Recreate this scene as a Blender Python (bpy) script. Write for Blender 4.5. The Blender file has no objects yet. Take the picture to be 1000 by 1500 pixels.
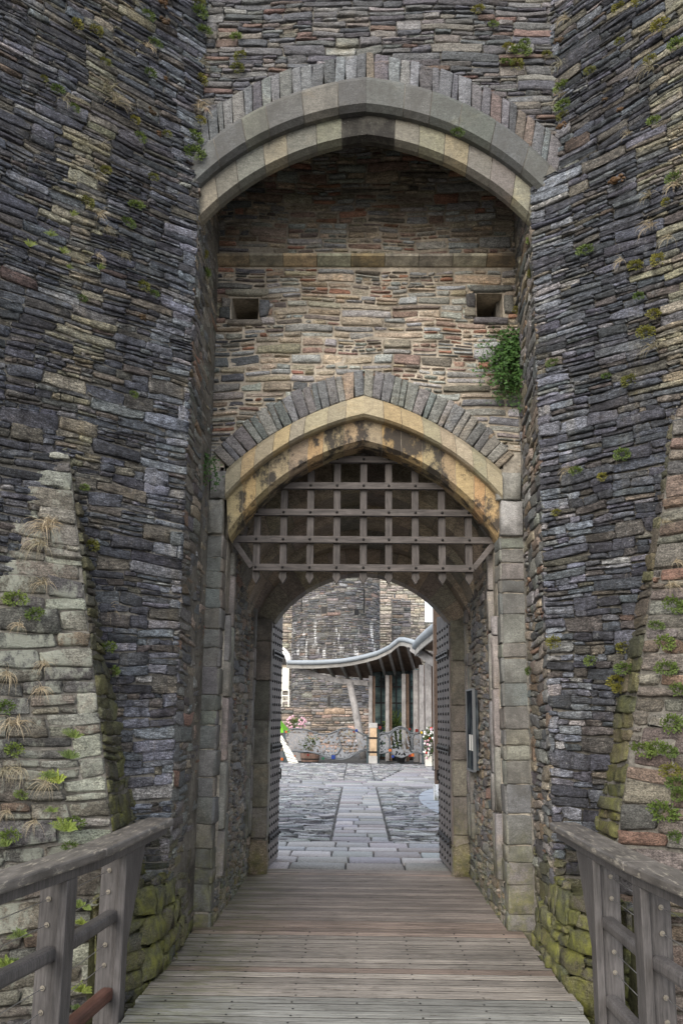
import bpy, math, random
import numpy as np
from mathutils import Vector, Matrix
R = math.radians
sc = bpy.context.scene
col = sc.collection
# ------------------------------------------------------------------ camera
PITCH, YAW, ROLL, FPX, EYE = R(12.05), R(1.06), R(0.55), 1405.0, 1.7
cd = bpy.data.cameras.new('camera'); cam = bpy.data.objects.new('camera', cd); col.objects.link(cam)
cd.sensor_fit = 'VERTICAL'; cd.sensor_height = 36; cd.lens = 36*FPX/1500
cd.clip_start = .05; cd.clip_end = 2000
RM = Matrix.Rotation(YAW, 3, 'Z') @ Matrix.Rotation(math.pi/2+PITCH, 3, 'X') @ Matrix.Rotation(ROLL, 3, 'Z')
cam.matrix_world = Matrix.Translation((0, 0, EYE)) @ RM.to_4x4()
sc.camera = cam
sc.render.resolution_x = 682; sc.render.resolution_y = 1024
# ------------------------------------------------------------------ light
SUN_EL, SUN_AZ = R(30), R(200)       # soft overcast light from behind and to the left of the viewer
w = bpy.data.worlds.new("World"); sc.world = w; w.use_nodes = True
nt = w.node_tree; nt.nodes.clear()
sky = nt.nodes.new('ShaderNodeTexSky'); sky.sky_type = 'NISHITA'; sky.sun_disc = False
sky.sun_elevation = SUN_EL; sky.sun_rotation = SUN_AZ; sky.air_density = 1.0; sky.dust_density = 3.0
mx = nt.nodes.new('ShaderNodeMixRGB'); mx.inputs[0].default_value = .62
cl = nt.nodes.new('ShaderNodeRGB'); cl.outputs[0].default_value = (10.0, 10.3, 11.0, 1)   # thick white cloud
bg = nt.nodes.new('ShaderNodeBackground'); bg.inputs[1].default_value = .135
wo = nt.nodes.new('ShaderNodeOutputWorld')
nt.links.new(sky.outputs[0], mx.inputs[1]); nt.links.new(cl.outputs[0], mx.inputs[2])
nt.links.new(mx.outputs[0], bg.inputs[0]); nt.links.new(bg.outputs[0], wo.inputs[0])
sd = bpy.data.lights.new('sun', 'SUN'); sd.energy = 1.7; sd.angle = R(45); sd.color = (1, .95, .88)
so = bpy.data.objects.new('sun', sd); col.objects.link(so)
dv = Vector((math.sin(R(205))*math.cos(SUN_EL), math.cos(R(205))*math.cos(SUN_EL), math.sin(SUN_EL)))
so.rotation_euler = dv.to_track_quat('Z', 'Y').to_euler()
sc.view_settings.view_transform = 'Standard'; sc.view_settings.look = 'None'
sc.view_settings.exposure = 0.75; sc.view_settings.gamma = 1
sc.cycles.diffuse_bounces = 6; sc.cycles.max_bounces = 10

# ------------------------------------------------------------------ helpers
def ray(px, py):
    return RM @ Vector(((px-500)/FPX, (750-py)/FPX, -1))
def at(px, py, Y):
    r = ray(px, py); return Vector((0, 0, EYE)) + r*(Y/r.y)
def atz(px, py, Z=0):
    r = ray(px, py); return Vector((0, 0, EYE)) + r*((Z-EYE)/r.z)
def atp(px, py, n, d):
    r = ray(px, py); n = Vector(n); c = Vector((0, 0, EYE)); return c + r*((d-n.dot(c))/n.dot(r))

def nn(nt, t, **k):
    n = nt.nodes.new(t)
    for a, b in k.items(): setattr(n, a, b)
    return n
class Mat:
    def __init__(s, name, rough=.8, spec=.3):
        s.m = bpy.data.materials.new(name); s.m.use_nodes = True; s.t = s.m.node_tree
        s.b = s.t.nodes['Principled BSDF']; s.b.inputs['Roughness'].default_value = rough
        s.b.inputs['Specular IOR Level'].default_value = spec
        s.co = nn(s.t, 'ShaderNodeTexCoord').outputs['Object']
    def L(s, a, b): s.t.links.new(a, b)
    def vec(s, scale):
        m = nn(s.t, 'ShaderNodeMapping'); m.inputs['Scale'].default_value = scale; s.L(s.co, m.inputs[0]); return m.outputs[0]
    def noise(s, scale=(1, 1, 1), sc_=1, det=6, rough=.6, dist=0):
        n = nn(s.t, 'ShaderNodeTexNoise'); s.L(s.vec(scale), n.inputs['Vector'])
        n.inputs['Scale'].default_value = sc_; n.inputs['Detail'].default_value = det
        n.inputs['Roughness'].default_value = rough; n.inputs['Distortion'].default_value = dist
        return n.outputs['Fac']
    def ramp(s, f, p):
        r = nn(s.t, 'ShaderNodeValToRGB'); s.L(f, r.inputs[0]); e = r.color_ramp.elements
        while len(e) < len(p): e.new(.5)
        for i, (x, c) in enumerate(p):
            e[i].position = x; e[i].color = (c, c, c, 1) if not hasattr(c, '__len__') else (*c, 1)
        return r.outputs[0]
    def mix(s, mode, f, a, b):
        m = nn(s.t, 'ShaderNodeMixRGB', blend_type=mode)
        for i, x in enumerate((f, a, b)):
            if isinstance(x, (int, float)) and i == 0: m.inputs[0].default_value = x
            elif isinstance(x, (int, float)): m.inputs[i].default_value = (x, x, x, 1)
            elif isinstance(x, tuple): m.inputs[i].default_value = (*x, 1)
            else: s.L(x, m.inputs[i])
        return m.outputs[0]
    def math(s, op, a, b=None):
        m = nn(s.t, 'ShaderNodeMath', operation=op)
        for i, x in enumerate((a, b)):
            if x is None: continue
            if isinstance(x, (int, float)): m.inputs[i].default_value = x
            else: s.L(x, m.inputs[i])
        if op == 'MULTIPLY_ADD': m.inputs[2].default_value = 0.04
        return m.outputs[0]
    def attr(s, n='scol'):
        return nn(s.t, 'ShaderNodeAttribute', attribute_name=n).outputs['Color']
    def color(s, c):
        if isinstance(c, tuple): s.b.inputs['Base Color'].default_value = (*c, 1)
        else: s.L(c, s.b.inputs['Base Color'])
        return s
    def bump(s, h, strength=.5, dist=.01):
        b = nn(s.t, 'ShaderNodeBump'); b.inputs['Strength'].default_value = strength; b.inputs['Distance'].default_value = dist
        s.L(h, b.inputs['Height']); s.L(b.outputs[0], s.b.inputs['Normal']); return s

def stone_mat(name, lam=1.0, lich=.62, contrast=(.45, 1.75), bumpd=.02, sc=1.0, lichcol=(.5, .5, .46), stain=None, moss=0, grit=.9, mosscol=((.075, .082, .03), (.19, .19, .045))):
    m = Mat(name, .78, .35)
    c = m.attr()
    n1 = m.noise((1, 1, 1.8), 17*sc, 9, .75)
    c = m.mix('MULTIPLY', 1, c, m.ramp(n1, [(.32, contrast[0]), (.68, contrast[1])]))
    n6 = m.noise((1, 1, 1.5), 85*sc, 4, .7)
    c = m.mix('MULTIPLY', grit, c, m.ramp(n6, [(.35, .35), (.65, 1.65)]))
    n2 = m.noise((1, 1, 7), 14*sc, 6, .7)           # bedding laminae
    c = m.mix('MULTIPLY', .8*lam, c, m.ramp(n2, [(.38, .45), (.62, 1.35)]))
    # rust and ochre weathering
    n5 = m.noise((1, 1, 1.6), 3.1*sc, 5, .6)
    c = m.mix('MIX', m.math('MULTIPLY', m.ramp(n5, [(.58, 0), (.72, 1)]), .3), c, m.mix('MULTIPLY', 1, c, (1.4, 1.15, .8)))
    # lichen specks: fine spots gathered in patches
    n3 = m.noise((1, 1, 1.4), 48*sc, 6, .8); n4 = m.noise((1, 1, 1), 2.3*sc, 4, .6)
    f = m.math('MULTIPLY', m.ramp(n3, [(.60, 0), (.70, .9)]), m.ramp(n4, [(.42, .12), (lich, .9)]))
    c = m.mix('MIX', f, c, lichcol)
    if stain:
        c = stain(m, c)
    if moss:
        sx = nn(m.t, 'ShaderNodeSeparateXYZ'); m.L(m.co, sx.inputs[0])
        zr = m.ramp(m.math('MULTIPLY_ADD', sx.outputs[2], .4), [(0, 1), (1, 0)])
        zr.node.color_ramp.elements[0].position = .02; zr.node.color_ramp.elements[1].position = .36*moss
        f = m.math('MULTIPLY', m.ramp(m.noise((1, 1, 1), 5, 7, .75), [(.40, 0), (.58, 1)]), zr)
        c = m.mix('MIX', m.math('MULTIPLY', f, .8), c, m.ramp(m.noise((1, 1, 1), 14, 4, .6), [(.38, mosscol[0]), (.62, mosscol[1])]))
    m.color(c)
    h = m.mix('ADD', .5, m.noise((1, 1, 1), 38*sc, 8, .75), m.noise((1, 1, 6), 16*sc, 5, .7))
    m.bump(h, .85, bumpd)
    return m.m
def wood_mat(name, base, grain=(1, 14, 14), var=.55, rough=.7, wear=(.3, .28, .26), wearth=.66, attr=False):
    m = Mat(name, rough, .3)
    n1 = m.noise(grain, 5, 8, .7, .3); n2 = m.noise((1.3, 1.3, 1.3), 2.2, 5, .65)
    b = m.mix('MULTIPLY', 1, m.attr(), base) if attr else base
    c = m.mix('MULTIPLY', 1, b, m.ramp(n1, [(.3, 1-var), (.7, 1+var)]))
    c = m.mix('MULTIPLY', 1, c, m.ramp(n2, [(.3, .65), (.7, 1.3)]))
    n3 = m.noise((grain[0]*1.5, grain[1]*.8, grain[2]*.8), 7, 6, .75)
    c = m.mix('MIX', m.math('MULTIPLY', m.ramp(n3, [(wearth, 0), (wearth+.1, 1)]), .7), c, wear)
    m.color(c); m.bump(n1, .5, .006)
    return m.m
def plain_mat(name, c, rough=.6, metal=0, n=.25, scale=12, bump=.2):
    m = Mat(name, rough, .4); f = m.noise((1, 1, 1), scale, 5, .6)
    m.color(m.mix('MULTIPLY', 1, c, m.ramp(f, [(.3, 1-n), (.7, 1+n)]))); m.b.inputs['Metallic'].default_value = metal
    if bump: m.bump(f, bump, .004)
    return m.m
def leaf_mat(name, c, c2):
    m = Mat(name, .55, .3); f = m.noise((1, 1, 1), 22, 3, .6)
    oi = nn(m.t, 'ShaderNodeObjectInfo').outputs['Random']
    cc = m.mix('MIX', m.ramp(f, [(.35, 0), (.65, 1)]), c, c2)
    cc = m.mix('MULTIPLY', 1, cc, m.ramp(oi, [(0, (.7, .75, .7)), (1, (1.3, 1.2, 1.1))]))
    m.color(cc); m.b.inputs['Transmission Weight'].default_value = 0
    m.b.inputs['Subsurface Weight'].default_value = .0
    return m.m

WL = {}
def link(o, parent=None):
    col.objects.link(o)
    if parent is not None: o.parent = parent
def tag(o, label=None, cat=None, group=None, kind=None):
    if label: o['label'] = label
    if cat: o['category'] = cat
    if group: o['group'] = group
    if kind: o['kind'] = kind
    return o
def empty(name, loc=(0, 0, 0)):
    o = bpy.data.objects.new(name, None); link(o); o.location = loc; o.empty_display_size = .2; WL[o] = Vector(loc); return o
def rootloc(o): return WL.get(o, Vector((0, 0, 0)))
def mesh_np(name, V, F, mat, parent=None, cols=None, smooth=True):
    """V (n,3) world coordinates, F list/array of faces (all quads when array)."""
    V = np.asarray(V, dtype=np.float64).reshape(-1, 3)
    off = rootloc(parent) if parent is not None else Vector((0, 0, 0))
    V = V - np.array(off)
    me = bpy.data.meshes.new(name)
    if isinstance(F, np.ndarray):
        k = F.shape[1]
        me.vertices.add(len(V)); me.vertices.foreach_set('co', V.astype(np.float32).ravel())
        me.loops.add(F.size); me.loops.foreach_set('vertex_index', F.ravel().astype(np.int32))
        me.polygons.add(len(F)); me.polygons.foreach_set('loop_start', np.arange(0, F.size, k, dtype=np.int32))
        me.update(calc_edges=True)
    else:
        me.from_pydata([tuple(v) for v in V], [], F); me.update()
    me.validate()
    if cols is not None:
        a = me.color_attributes.new('scol', 'FLOAT_COLOR', 'POINT')
        c = np.ones((len(V), 4), np.float32); c[:, :3] = cols; a.data.foreach_set('color', c.ravel())
    if smooth: me.polygons.foreach_set('use_smooth', np.ones(len(me.polygons), bool))
    if mat: me.materials.append(mat)
    o = bpy.data.objects.new(name, me); link(o, parent)
    if parent is not None: WL[o] = off
    return o
class MB:
    def __init__(s): s.v = []; s.f = []; s.c = []
    def add(s, vs, fs, c=(1, 1, 1)):
        n = len(s.v); s.v += [tuple(v) for v in vs]; s.f += [tuple(i+n for i in f) for f in fs]; s.c += [c]*len(vs); return s
    def box(s, x0, x1, y0, y1, z0, z1, c=(1, 1, 1)):
        return s.add([(x0, y0, z0), (x1, y0, z0), (x1, y1, z0), (x0, y1, z0), (x0, y0, z1), (x1, y0, z1), (x1, y1, z1), (x0, y1, z1)],
                     [(0, 3, 2, 1), (4, 5, 6, 7), (0, 1, 5, 4), (1, 2, 6, 5), (2, 3, 7, 6), (3, 0, 4, 7)], c)
    def beam(s, a, b, w, h, up=(0, 0, 1), c=(1, 1, 1)):
        a = Vector(a); b = Vector(b); d = (b-a).normalized(); sd = d.cross(Vector(up)).normalized()*w/2; u = sd.cross(d).normalized()*h/2
        vs = [a-sd-u, a+sd-u, a+sd+u, a-sd+u, b-sd-u, b+sd-u, b+sd+u, b-sd+u]
        return s.add(vs, [(0, 1, 2, 3), (7, 6, 5, 4), (0, 4, 5, 1), (1, 5, 6, 2), (2, 6, 7, 3), (3, 7, 4, 0)], c)
    def prism(s, poly, z0, z1, c=(1, 1, 1)):
        n = len(poly); vs = [(x, y, z0) for x, y in poly]+[(x, y, z1) for x, y in poly]
        return s.add(vs, [tuple(range(n))[::-1], tuple(range(n, 2*n))]+[(i, (i+1) % n, n+(i+1) % n, n+i) for i in range(n)], c)
    def tube(s, pts, r, n=8, c=(1, 1, 1), cap=True):
        pts = [Vector(p) for p in pts]; rs = r if hasattr(r, '__len__') else [r]*len(pts); vs = []; fs = []
        ref = Vector((0, 0, 1))
        for i, p in enumerate(pts):
            d = (pts[min(i+1, len(pts)-1)]-pts[max(i-1, 0)]).normalized()
            if abs(d.dot(ref)) > .95: ref = Vector((1, 0, 0))
            a = d.cross(ref).normalized(); b = a.cross(d)
            vs += [p+(a*math.cos(2*math.pi*k/n)+b*math.sin(2*math.pi*k/n))*rs[i] for k in range(n)]
        for i in range(len(pts)-1):
            for k in range(n): fs.append((i*n+k, i*n+(k+1) % n, (i+1)*n+(k+1) % n, (i+1)*n+k))
        if cap: fs += [tuple(range(n))[::-1], tuple(range((len(pts)-1)*n, len(pts)*n))]
        return s.add(vs, fs, c)
    def ball(s, p, r, c=(1, 1, 1), n=8, m=5, sq=(1, 1, 1)):
        vs = []; fs = []
        for i in range(m+1):
            a = math.pi*i/m
            for k in range(n):
                b = 2*math.pi*k/n; vs.append((p[0]+r*sq[0]*math.sin(a)*math.cos(b), p[1]+r*sq[1]*math.sin(a)*math.sin(b), p[2]+r*sq[2]*math.cos(a)))
        for i in range(m):
            for k in range(n): fs.append((i*n+k, i*n+(k+1) % n, (i+1)*n+(k+1) % n, (i+1)*n+k))
        return s.add(vs, fs, c)
    def build(s, name, mat, parent=None, bevel=0, smooth=False):
        o = mesh_np(name, s.v, s.f, mat, parent, np.array(s.c), smooth)
        if bevel:
            b = o.modifiers.new('bevel', 'BEVEL'); b.width = bevel; b.segments = 2; b.limit_method = 'ANGLE'; b.angle_limit = R(40)
        return o

# ---------------------------------------------------- rubble masonry as real stones
def layout(u0, u1, v0, v1, rng, bh=(.09, .2), L=(.22, .6), th=.06, asp=(2.5, 6.5)):
    out = []; v = v0
    while v < v1-.015:
        h = rng.uniform(*bh)
        if v+h > v1-.03: h = v1-v
        u = u0-rng.uniform(0, .3)
        while u < u1-.01:
            l = rng.uniform(*L); a = max(u, u0); b = min(u+l, u1)
            if u1-b < .07: b = u1; l = b-u
            u += l
            if b-a < .04: continue
            k = max(1, int(round(h/(th*rng.uniform(.65, 1.7)))))
            cuts = np.sort(np.clip((np.arange(1, k)+rng.uniform(-.3, .3, k-1))/k, .1, .9)); ed = [0, *cuts, 1]
            for i in range(k):
                a0 = v+h*ed[i]; b0 = v+h*ed[i+1]; hh = b0-a0
                m = max(1, int(round((b-a)/(max(hh, .035)*rng.uniform(*asp)))))
                cu = np.sort((np.arange(1, m)+rng.uniform(-.3, .3, m-1))/m); eu = [0, *cu, 1]
                for j in range(m): out.append((a+(b-a)*eu[j], a+(b-a)*eu[j+1], a0, b0))
        v += h
    return np.array(out)
def clip(rects, inside):
    """inside(u,v)->bool array: True where no stone may be; shrinks stones along u."""
    out = []; K = 15
    for a, b, c, d in rects:
        us = np.linspace(a, b, K); bad = inside(us, np.full(K, c)) | inside(us, np.full(K, d)) | inside(us, np.full(K, (c+d)/2))
        if not bad.any(): out.append((a, b, c, d)); continue
        best = (0, 0); st = None
        for i in range(K+1):
            ok = i < K and not bad[i]
            if ok and st is None: st = i
            if not ok and st is not None:
                if i-1-st > best[1]-best[0]: best = (st, i-1)
                st = None
        if us[best[1]]-us[best[0]] > .04: out.append((us[best[0]], us[best[1]], c, d))
    return np.array(out)
def wave(u, v):
    return .016*np.sin(u*2.1+v*1.7)+.009*np.sin(u*5.3-v*2.9+1)+.005*np.sin(u*11+v*6)
def stones(name, rects, mapf, colf, mat, parent, seed, gap=.0035, prot=.022, protv=.018, jit=.12, tilt=.012, wav=1., rough=.0035, rc=.009, flat=True, edge_d=-.009):
    rng = np.random.default_rng(seed); N = len(rects)
    a, b, c, d = [rects[:, i][:, None, None] for i in range(4)]
    g = gap*rng.uniform(.5, 1.5, (N, 1, 1)); a = a+g; b = b-g; c = c+g*.9; d = d-g*.9
    Lu = b-a; Lv = np.maximum(d-c, .008)
    e1u, e1v = np.minimum(.004, Lu*.1), np.minimum(.004, Lv*.1); e2u, e2v = np.minimum(.013, Lu*.2), np.minimum(.012, Lv*.22)
    z = np.zeros((N, 1, 1))
    S = np.concatenate([z, e1u/Lu, e2u/Lu, z+.36, z+.64, 1-e2u/Lu, 1-e1u/Lu, z+1], 2)   # N,1,8
    T = np.concatenate([z, e1v/Lv, e2v/Lv, z+.5, 1-e2v/Lv, 1-e1v/Lv, z+1], 1)             # N,7,1
    nu, nv = 8, 7
    S = np.broadcast_to(S, (N, nv, nu)).copy(); T = np.broadcast_to(T, (N, nv, nu)).copy()
    J = rng.uniform(-1, 1, (N, 4, 1, 1))*np.minimum(Lv*jit, .02)[:, None]
    U = a+S*Lu; V = c+T*Lv
    V = V + J[:, 0]*(1-S)*(1-T)+J[:, 1]*S*(1-T)+J[:, 2]*(1-S)*T+J[:, 3]*S*T
    J2 = rng.uniform(-1, 1, (N, 2, 1, 1))*.008
    U = U + J2[:, 0]*(1-S)*(2*T-1)+J2[:, 1]*S*(2*T-1)
    A, B = 2*S-1, 2*T-1; k = (np.abs(A)**10)*(np.abs(B)**6); r_ = np.minimum(rc, Lv*.3)
    U = U-np.sign(A)*k*r_; V = V-np.sign(B)*k*r_*.7
    U = U+rng.normal(0, 1, U.shape)*rough*.8; V = V+rng.normal(0, 1, V.shape)*np.minimum(rough, Lv*.04)
    p = prot+rng.uniform(-1, 1, (N, 1, 1))*protv
    prof = np.array([-99, .7, .95, 1, 1, .95, .7, -99.]); profv = np.array([-99, .7, .96, 1.03, .96, .7, -99.])
    H = np.minimum(prof[None, None, :], profv[None, :, None])
    edge = H < 0
    n = p*H+(rng.uniform(-1, 1, (N, 1, 1))*(S-.5)+rng.uniform(-1, 1, (N, 1, 1))*(T-.5))*tilt*1.5+rng.normal(0, 1, U.shape)*rough
    n = np.where(np.broadcast_to(edge, n.shape), edge_d, n)
    V = V+wav*wave(U, V)
    P = mapf(U.ravel(), V.ravel(), n.ravel())
    base = (np.arange(N)*nu*nv)[:, None]
    q = np.array([[j*nu+i, j*nu+i+1, (j+1)*nu+i+1, (j+1)*nu+i] for j in range(nv-1) for i in range(nu-1)])
    F = (base[:, :, None]+q[None]).reshape(-1, 4)
    cc = colf(rng, (rects[:, 0]+rects[:, 1])/2, (rects[:, 2]+rects[:, 3])/2)
    return mesh_np(name, P, F, mat, parent, np.repeat(cc, nu*nv, 0), flat is False)
def pick(rng, N, pal, var=.22):
    w_ = np.array([p[0] for p in pal], float); w_ /= w_.sum(); c = np.array([p[1] for p in pal])
    return c[rng.choice(len(pal), N, p=w_)]*rng.uniform(1-var, 1+var, (N, 1))*rng.uniform(.95, 1.05, (N, 3))
SLATE = [(6, (.060, .064, .077)), (4, (.076, .081, .095)), (4, (.042, .044, .052)), (1.5, (.110, .114, .126)), (2.6, (.076, .070, .064)), (1.2, (.105, .095, .080)), (.4, (.20, .20, .205)), (.2, (.09, .066, .056))]
OLIVE = [(3, (.18, .165, .12)), (2, (.14, .132, .11)), (2, (.21, .195, .15)), (2, (.10, .10, .10))]
GREY = [(3, (.17, .17, .165)), (3, (.13, .135, .14)), (2, (.22, .21, .19)), (1, (.20, .15, .11)), (1, (.10, .10, .105))]
TAN = [(4, (.39, .325, .245)), (3, (.31, .27, .21)), (5, (.30, .30, .28)), (1.8, (.32, .175, .12)), (2.6, (.27, .19, .155)), (1.0, (.42, .35, .26)), (2.5, (.36, .37, .36)), (1.2, (.17, .15, .13))]
BROWN = [(3, (.25, .215, .17)), (3, (.20, .18, .15)), (2, (.29, .25, .20)), (3, (.21, .21, .20)), (.6, (.25, .16, .12)), (1, (.12, .11, .105))]
MOSS = [(3, (.125, .12, .075)), (2, (.10, .10, .07)), (2, (.12, .11, .09)), (1, (.17, .16, .09)), (1, (.08, .08, .08))]
PALE = [(3, (.24, .225, .19)), (2, (.19, .175, .15)), (1, (.15, .14, .13)), (1, (.30, .29, .27))]
SPUR = [(3, (.120, .108, .088)), (3, (.095, .088, .075)), (2.5, (.080, .078, .074)), (1.5, (.155, .145, .12)), (.4, (.125, .095, .072))]

# materials
def tower_stain(m, c):
    v = m.noise((1, 1, 3.5), 26, 9, .85)            # split, chipped faces: hard light and dark breaks
    c = m.mix('MULTIPLY', 1, c, m.ramp(v, [(.40, .45), (.5, .95), (.62, 1.75)]))
    n = m.noise((.9, .9, .35), 2.2, 5, .7)
    c = m.mix('MIX', m.math('MULTIPLY', m.ramp(n, [(.55, 0), (.75, 1)]), .5), c, m.mix('MULTIPLY', 1, c, (.45, .47, .55)))
    n = m.noise((3.2, 3.2, .22), 1.6, 5, .7)           # rain streaks, dark and brown-grey
    c = m.mix('MIX', m.math('MULTIPLY', m.ramp(n, [(.52, 0), (.64, 1)]), .7), c, m.mix('MULTIPLY', 1, c, (.40, .38, .39)))
    c = m.mix('MIX', m.math('MULTIPLY', m.ramp(n, [(.34, 1), (.44, 0)]), .5), c, m.mix('ADD', .6, m.mix('MULTIPLY', 1, c, (1.3, 1.2, 1.0)), (.03, .028, .02)))
    n = m.noise((2.5, 2.5, 1.6), 3.0, 8, .85)
    return m.mix('MIX', m.math('MULTIPLY', m.ramp(n, [(.58, 0), (.68, 1)]), .5), c, (.29, .295, .29))
M_slate = stone_mat('slate_masonry', stain=tower_stain, moss=1.2)
M_spur = stone_mat('spur_masonry', lam=.7, lichcol=(.5, .52, .45), stain=lambda m, c: m.mix('MIX', m.math('MULTIPLY', m.ramp(m.noise((1.5, 1.5, 1), 3.2, 8, .75), [(.50, 0), (.58, 1)]), .7), c, (.28, .295, .245)))
M_rspur = stone_mat('right_spur_masonry', lam=.7)
M_tan = stone_mat('tan_rubble', lam=.6, contrast=(.6, 1.5), stain=lambda m, c: m.mix('MULTIPLY', m.ramp(m.noise((1, 1, .7), 1.7, 5, .7), [(.60, 0), (.72, .6)]), c, (.45, .42, .42)))
M_grey = stone_mat('grey_rubble', lam=.5, contrast=(.6, 1.5), moss=.9)
M_moss = stone_mat('mossy_rubble', lam=.3, contrast=(.6, 1.6), lichcol=(.22, .24, .05), bumpd=.03, moss=3.2, mosscol=((.10, .11, .03), (.30, .31, .05)))
def soot(m, c, lo=.47, hi=.60, k=.85, colr=(.03, .028, .028)):
    return m.mix('MIX', m.math('MULTIPLY', m.ramp(m.noise((1.3, 1.3, .9), 3.4, 7, .72), [(lo, 0), (hi, 1)]), k), c, colr)
M_dress = stone_mat('dressed_grey_stone', lam=.15, contrast=(.75, 1.25), lich=.7, bumpd=.006, grit=.5, moss=1.1, stain=lambda m, c: soot(m, c, .44, .62, .7, (.07, .068, .062)))
M_dress2 = stone_mat('stained_buff_stone', lam=.15, contrast=(.65, 1.3), lich=.7, bumpd=.006, grit=.5, stain=lambda m, c: soot(m, soot(m, c, .60, .66, .85), .45, .6, .4, (.12, .115, .095)))
M_ochre = stone_mat('ochre_dressed_stone', lam=.1, contrast=(.75, 1.25), lich=.75, bumpd=.006, grit=.4, stain=lambda m, c: soot(m, c, .47, .56, .92))
M_ochre2 = stone_mat('ochre_hood_stone', lam=.1, contrast=(.75, 1.25), lich=.75, bumpd=.006, grit=.4, stain=lambda m, c: soot(m, c, .60, .68, .5, (.14, .11, .07)))
M_vault = stone_mat('vault_stone', lam=.15, contrast=(.65, 1.35), lich=.7, bumpd=.01, stain=lambda m, c: soot(m, c, .50, .68, .5))
def mortar(name, c, moss=0):
    m = Mat(name, .95, .1); f = m.noise((1, 1, 1), 30, 8, .75); g = m.noise((1, 1, 1), 3, 4, .6)
    cc = m.mix('MULTIPLY', 1, c, m.ramp(f, [(.3, .5), (.7, 1.4)])); cc = m.mix('MULTIPLY', 1, cc, m.ramp(g, [(.35, .6), (.65, 1.4)]))
    m.color(cc); m.bump(f, .8, .02); return m.m
M_mort = mortar('grey_mortar', (.17, .16, .14)); M_mort_tan = mortar('tan_mortar', (.39, .345, .28)); M_mort_moss = mortar('mossy_mortar', (.09, .09, .05))
M_mort_pale = mortar('pale_mortar', (.34, .31, .26))
M_mort_ground = mortar('earth', (.05, .045, .035))
M_iron = wood_mat('portcullis_timber', (.074, .065, .060), (8, 8, 1.0), .6, .6, (.33, .31, .30), .66)
M_ironh = wood_mat('portcullis_rail_timber', (.080, .070, .065), (1.0, 8, 8), .6, .6, (.36, .34, .33), .64)
M_rail = wood_mat('railing_timber', (.092, .086, .084), (14, 14, 1.0), .5, .5, (.24, .23, .23), .68)
M_cap = wood_mat('handrail_timber', (.125, .115, .105), (5, 1.0, 5), .4, .45, (.46, .42, .34), .545)
M_red = wood_mat('red_brown_rail', (.10, .048, .036), (6, 1.0, 6), .35, .5, (.09, .05, .04), .7)
M_door = wood_mat('oak_door', (.15, .13, .12), (6, 6, .8), .5, .65, (.22, .20, .19), .7)
M_black = plain_mat('black_iron', (.025, .024, .024), .5, .6)
M_steel = plain_mat('galvanised_steel', (.45, .45, .45), .4, .9)
M_washer = plain_mat('washer', (.22, .20, .165), .5, .3)
def deck_mat():
    m = Mat('weathered_deck', .75, .3)
    g = m.noise((1.0, 26, 16), 3, 8, .7, .1); b = m.noise((1, 1, 1), 1.1, 5, .6); d = m.noise((1.0, 11, 1), 3.2, 7, .8)
    c = m.mix('MULTIPLY', 1, m.attr(), m.ramp(g, [(.36, .62), (.64, 1.4)]))
    c = m.mix('MULTIPLY', 1, c, m.ramp(b, [(.35, .75), (.65, 1.2)]))
    c = m.mix('MULTIPLY', m.ramp(d, [(.53, 0), (.62, .85)]), c, (.30, .27, .25))
    s = m.noise((2.2, 16, 1), 6, 5, .75)
    c = m.mix('MIX', m.ramp(s, [(.62, 0), (.66, .85)]), c, (.03, .026, .024))
    # green algae towards the left edge of the boards
    sx = nn(m.t, 'ShaderNodeSeparateXYZ'); m.L(m.co, sx.inputs[0])
    e = m.ramp(m.math('MULTIPLY', sx.outputs[0], -1), [(.55, 0), (1, 1)])
    f = m.math('MULTIPLY', m.ramp(m.noise((1, 3, 1), 4, 5, .7), [(.4, 0), (.6, 1)]), e)
    c = m.mix('MIX', m.math('MULTIPLY', f, .55), c, (.12, .125, .045))
    m.color(c); m.bump(g, .7, .008); return m.m
M_deck = deck_mat()

# ================================================================== GATEHOUSE
CX = .04
gate = tag(empty('castle_gatehouse', (CX, 8.4, 0)), 'ruined castle gatehouse of dark slate rubble with a tall pointed arch between two towers', 'gatehouse')
S2 = math.sqrt(.5)
LC = (-1.345, 7.15); RC = (1.41, 7.20)           # tower corners on the passage side
ZT = 9.6; ZB = -2.7
# cores (mortar behind the stones)
mb = MB(); mb.prism([(LC[0]+.004, 8.6), (LC[0], 7.16), (LC[0]-2.9, 4.26), (LC[0]-5.2, 4.1), (-7.5, 12.5), (-1.24, 12.5), (-1.24, 11.0), (-1.24, 8.6)][::-1], ZB, ZT)
o = mb.build('tower_core', M_mort, gate)
mb = MB(); mb.prism([(1.30, 8.6), (1.28, 11.0), (1.28, 12.5), (7.5, 12.5), (6.8, 4.2), (RC[0]+2.9, 4.31), (RC[0]+.02, 7.22), (1.47, 8.36)], ZB, 6.02)
mb.prism([(1.30, 8.6), (1.28, 12.5), (7.5, 12.5), (6.8, 4.2), (RC[0]+2.9, 4.31), (RC[0]+1.4*S2, RC[1]-1.4*S2+.02), (RC[0]+.16*S2+.01, 7.22+.16*S2), (1.47, 8.36)], 6.021, ZT)
mb.build('tower_core', M_mort, gate)

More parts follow.
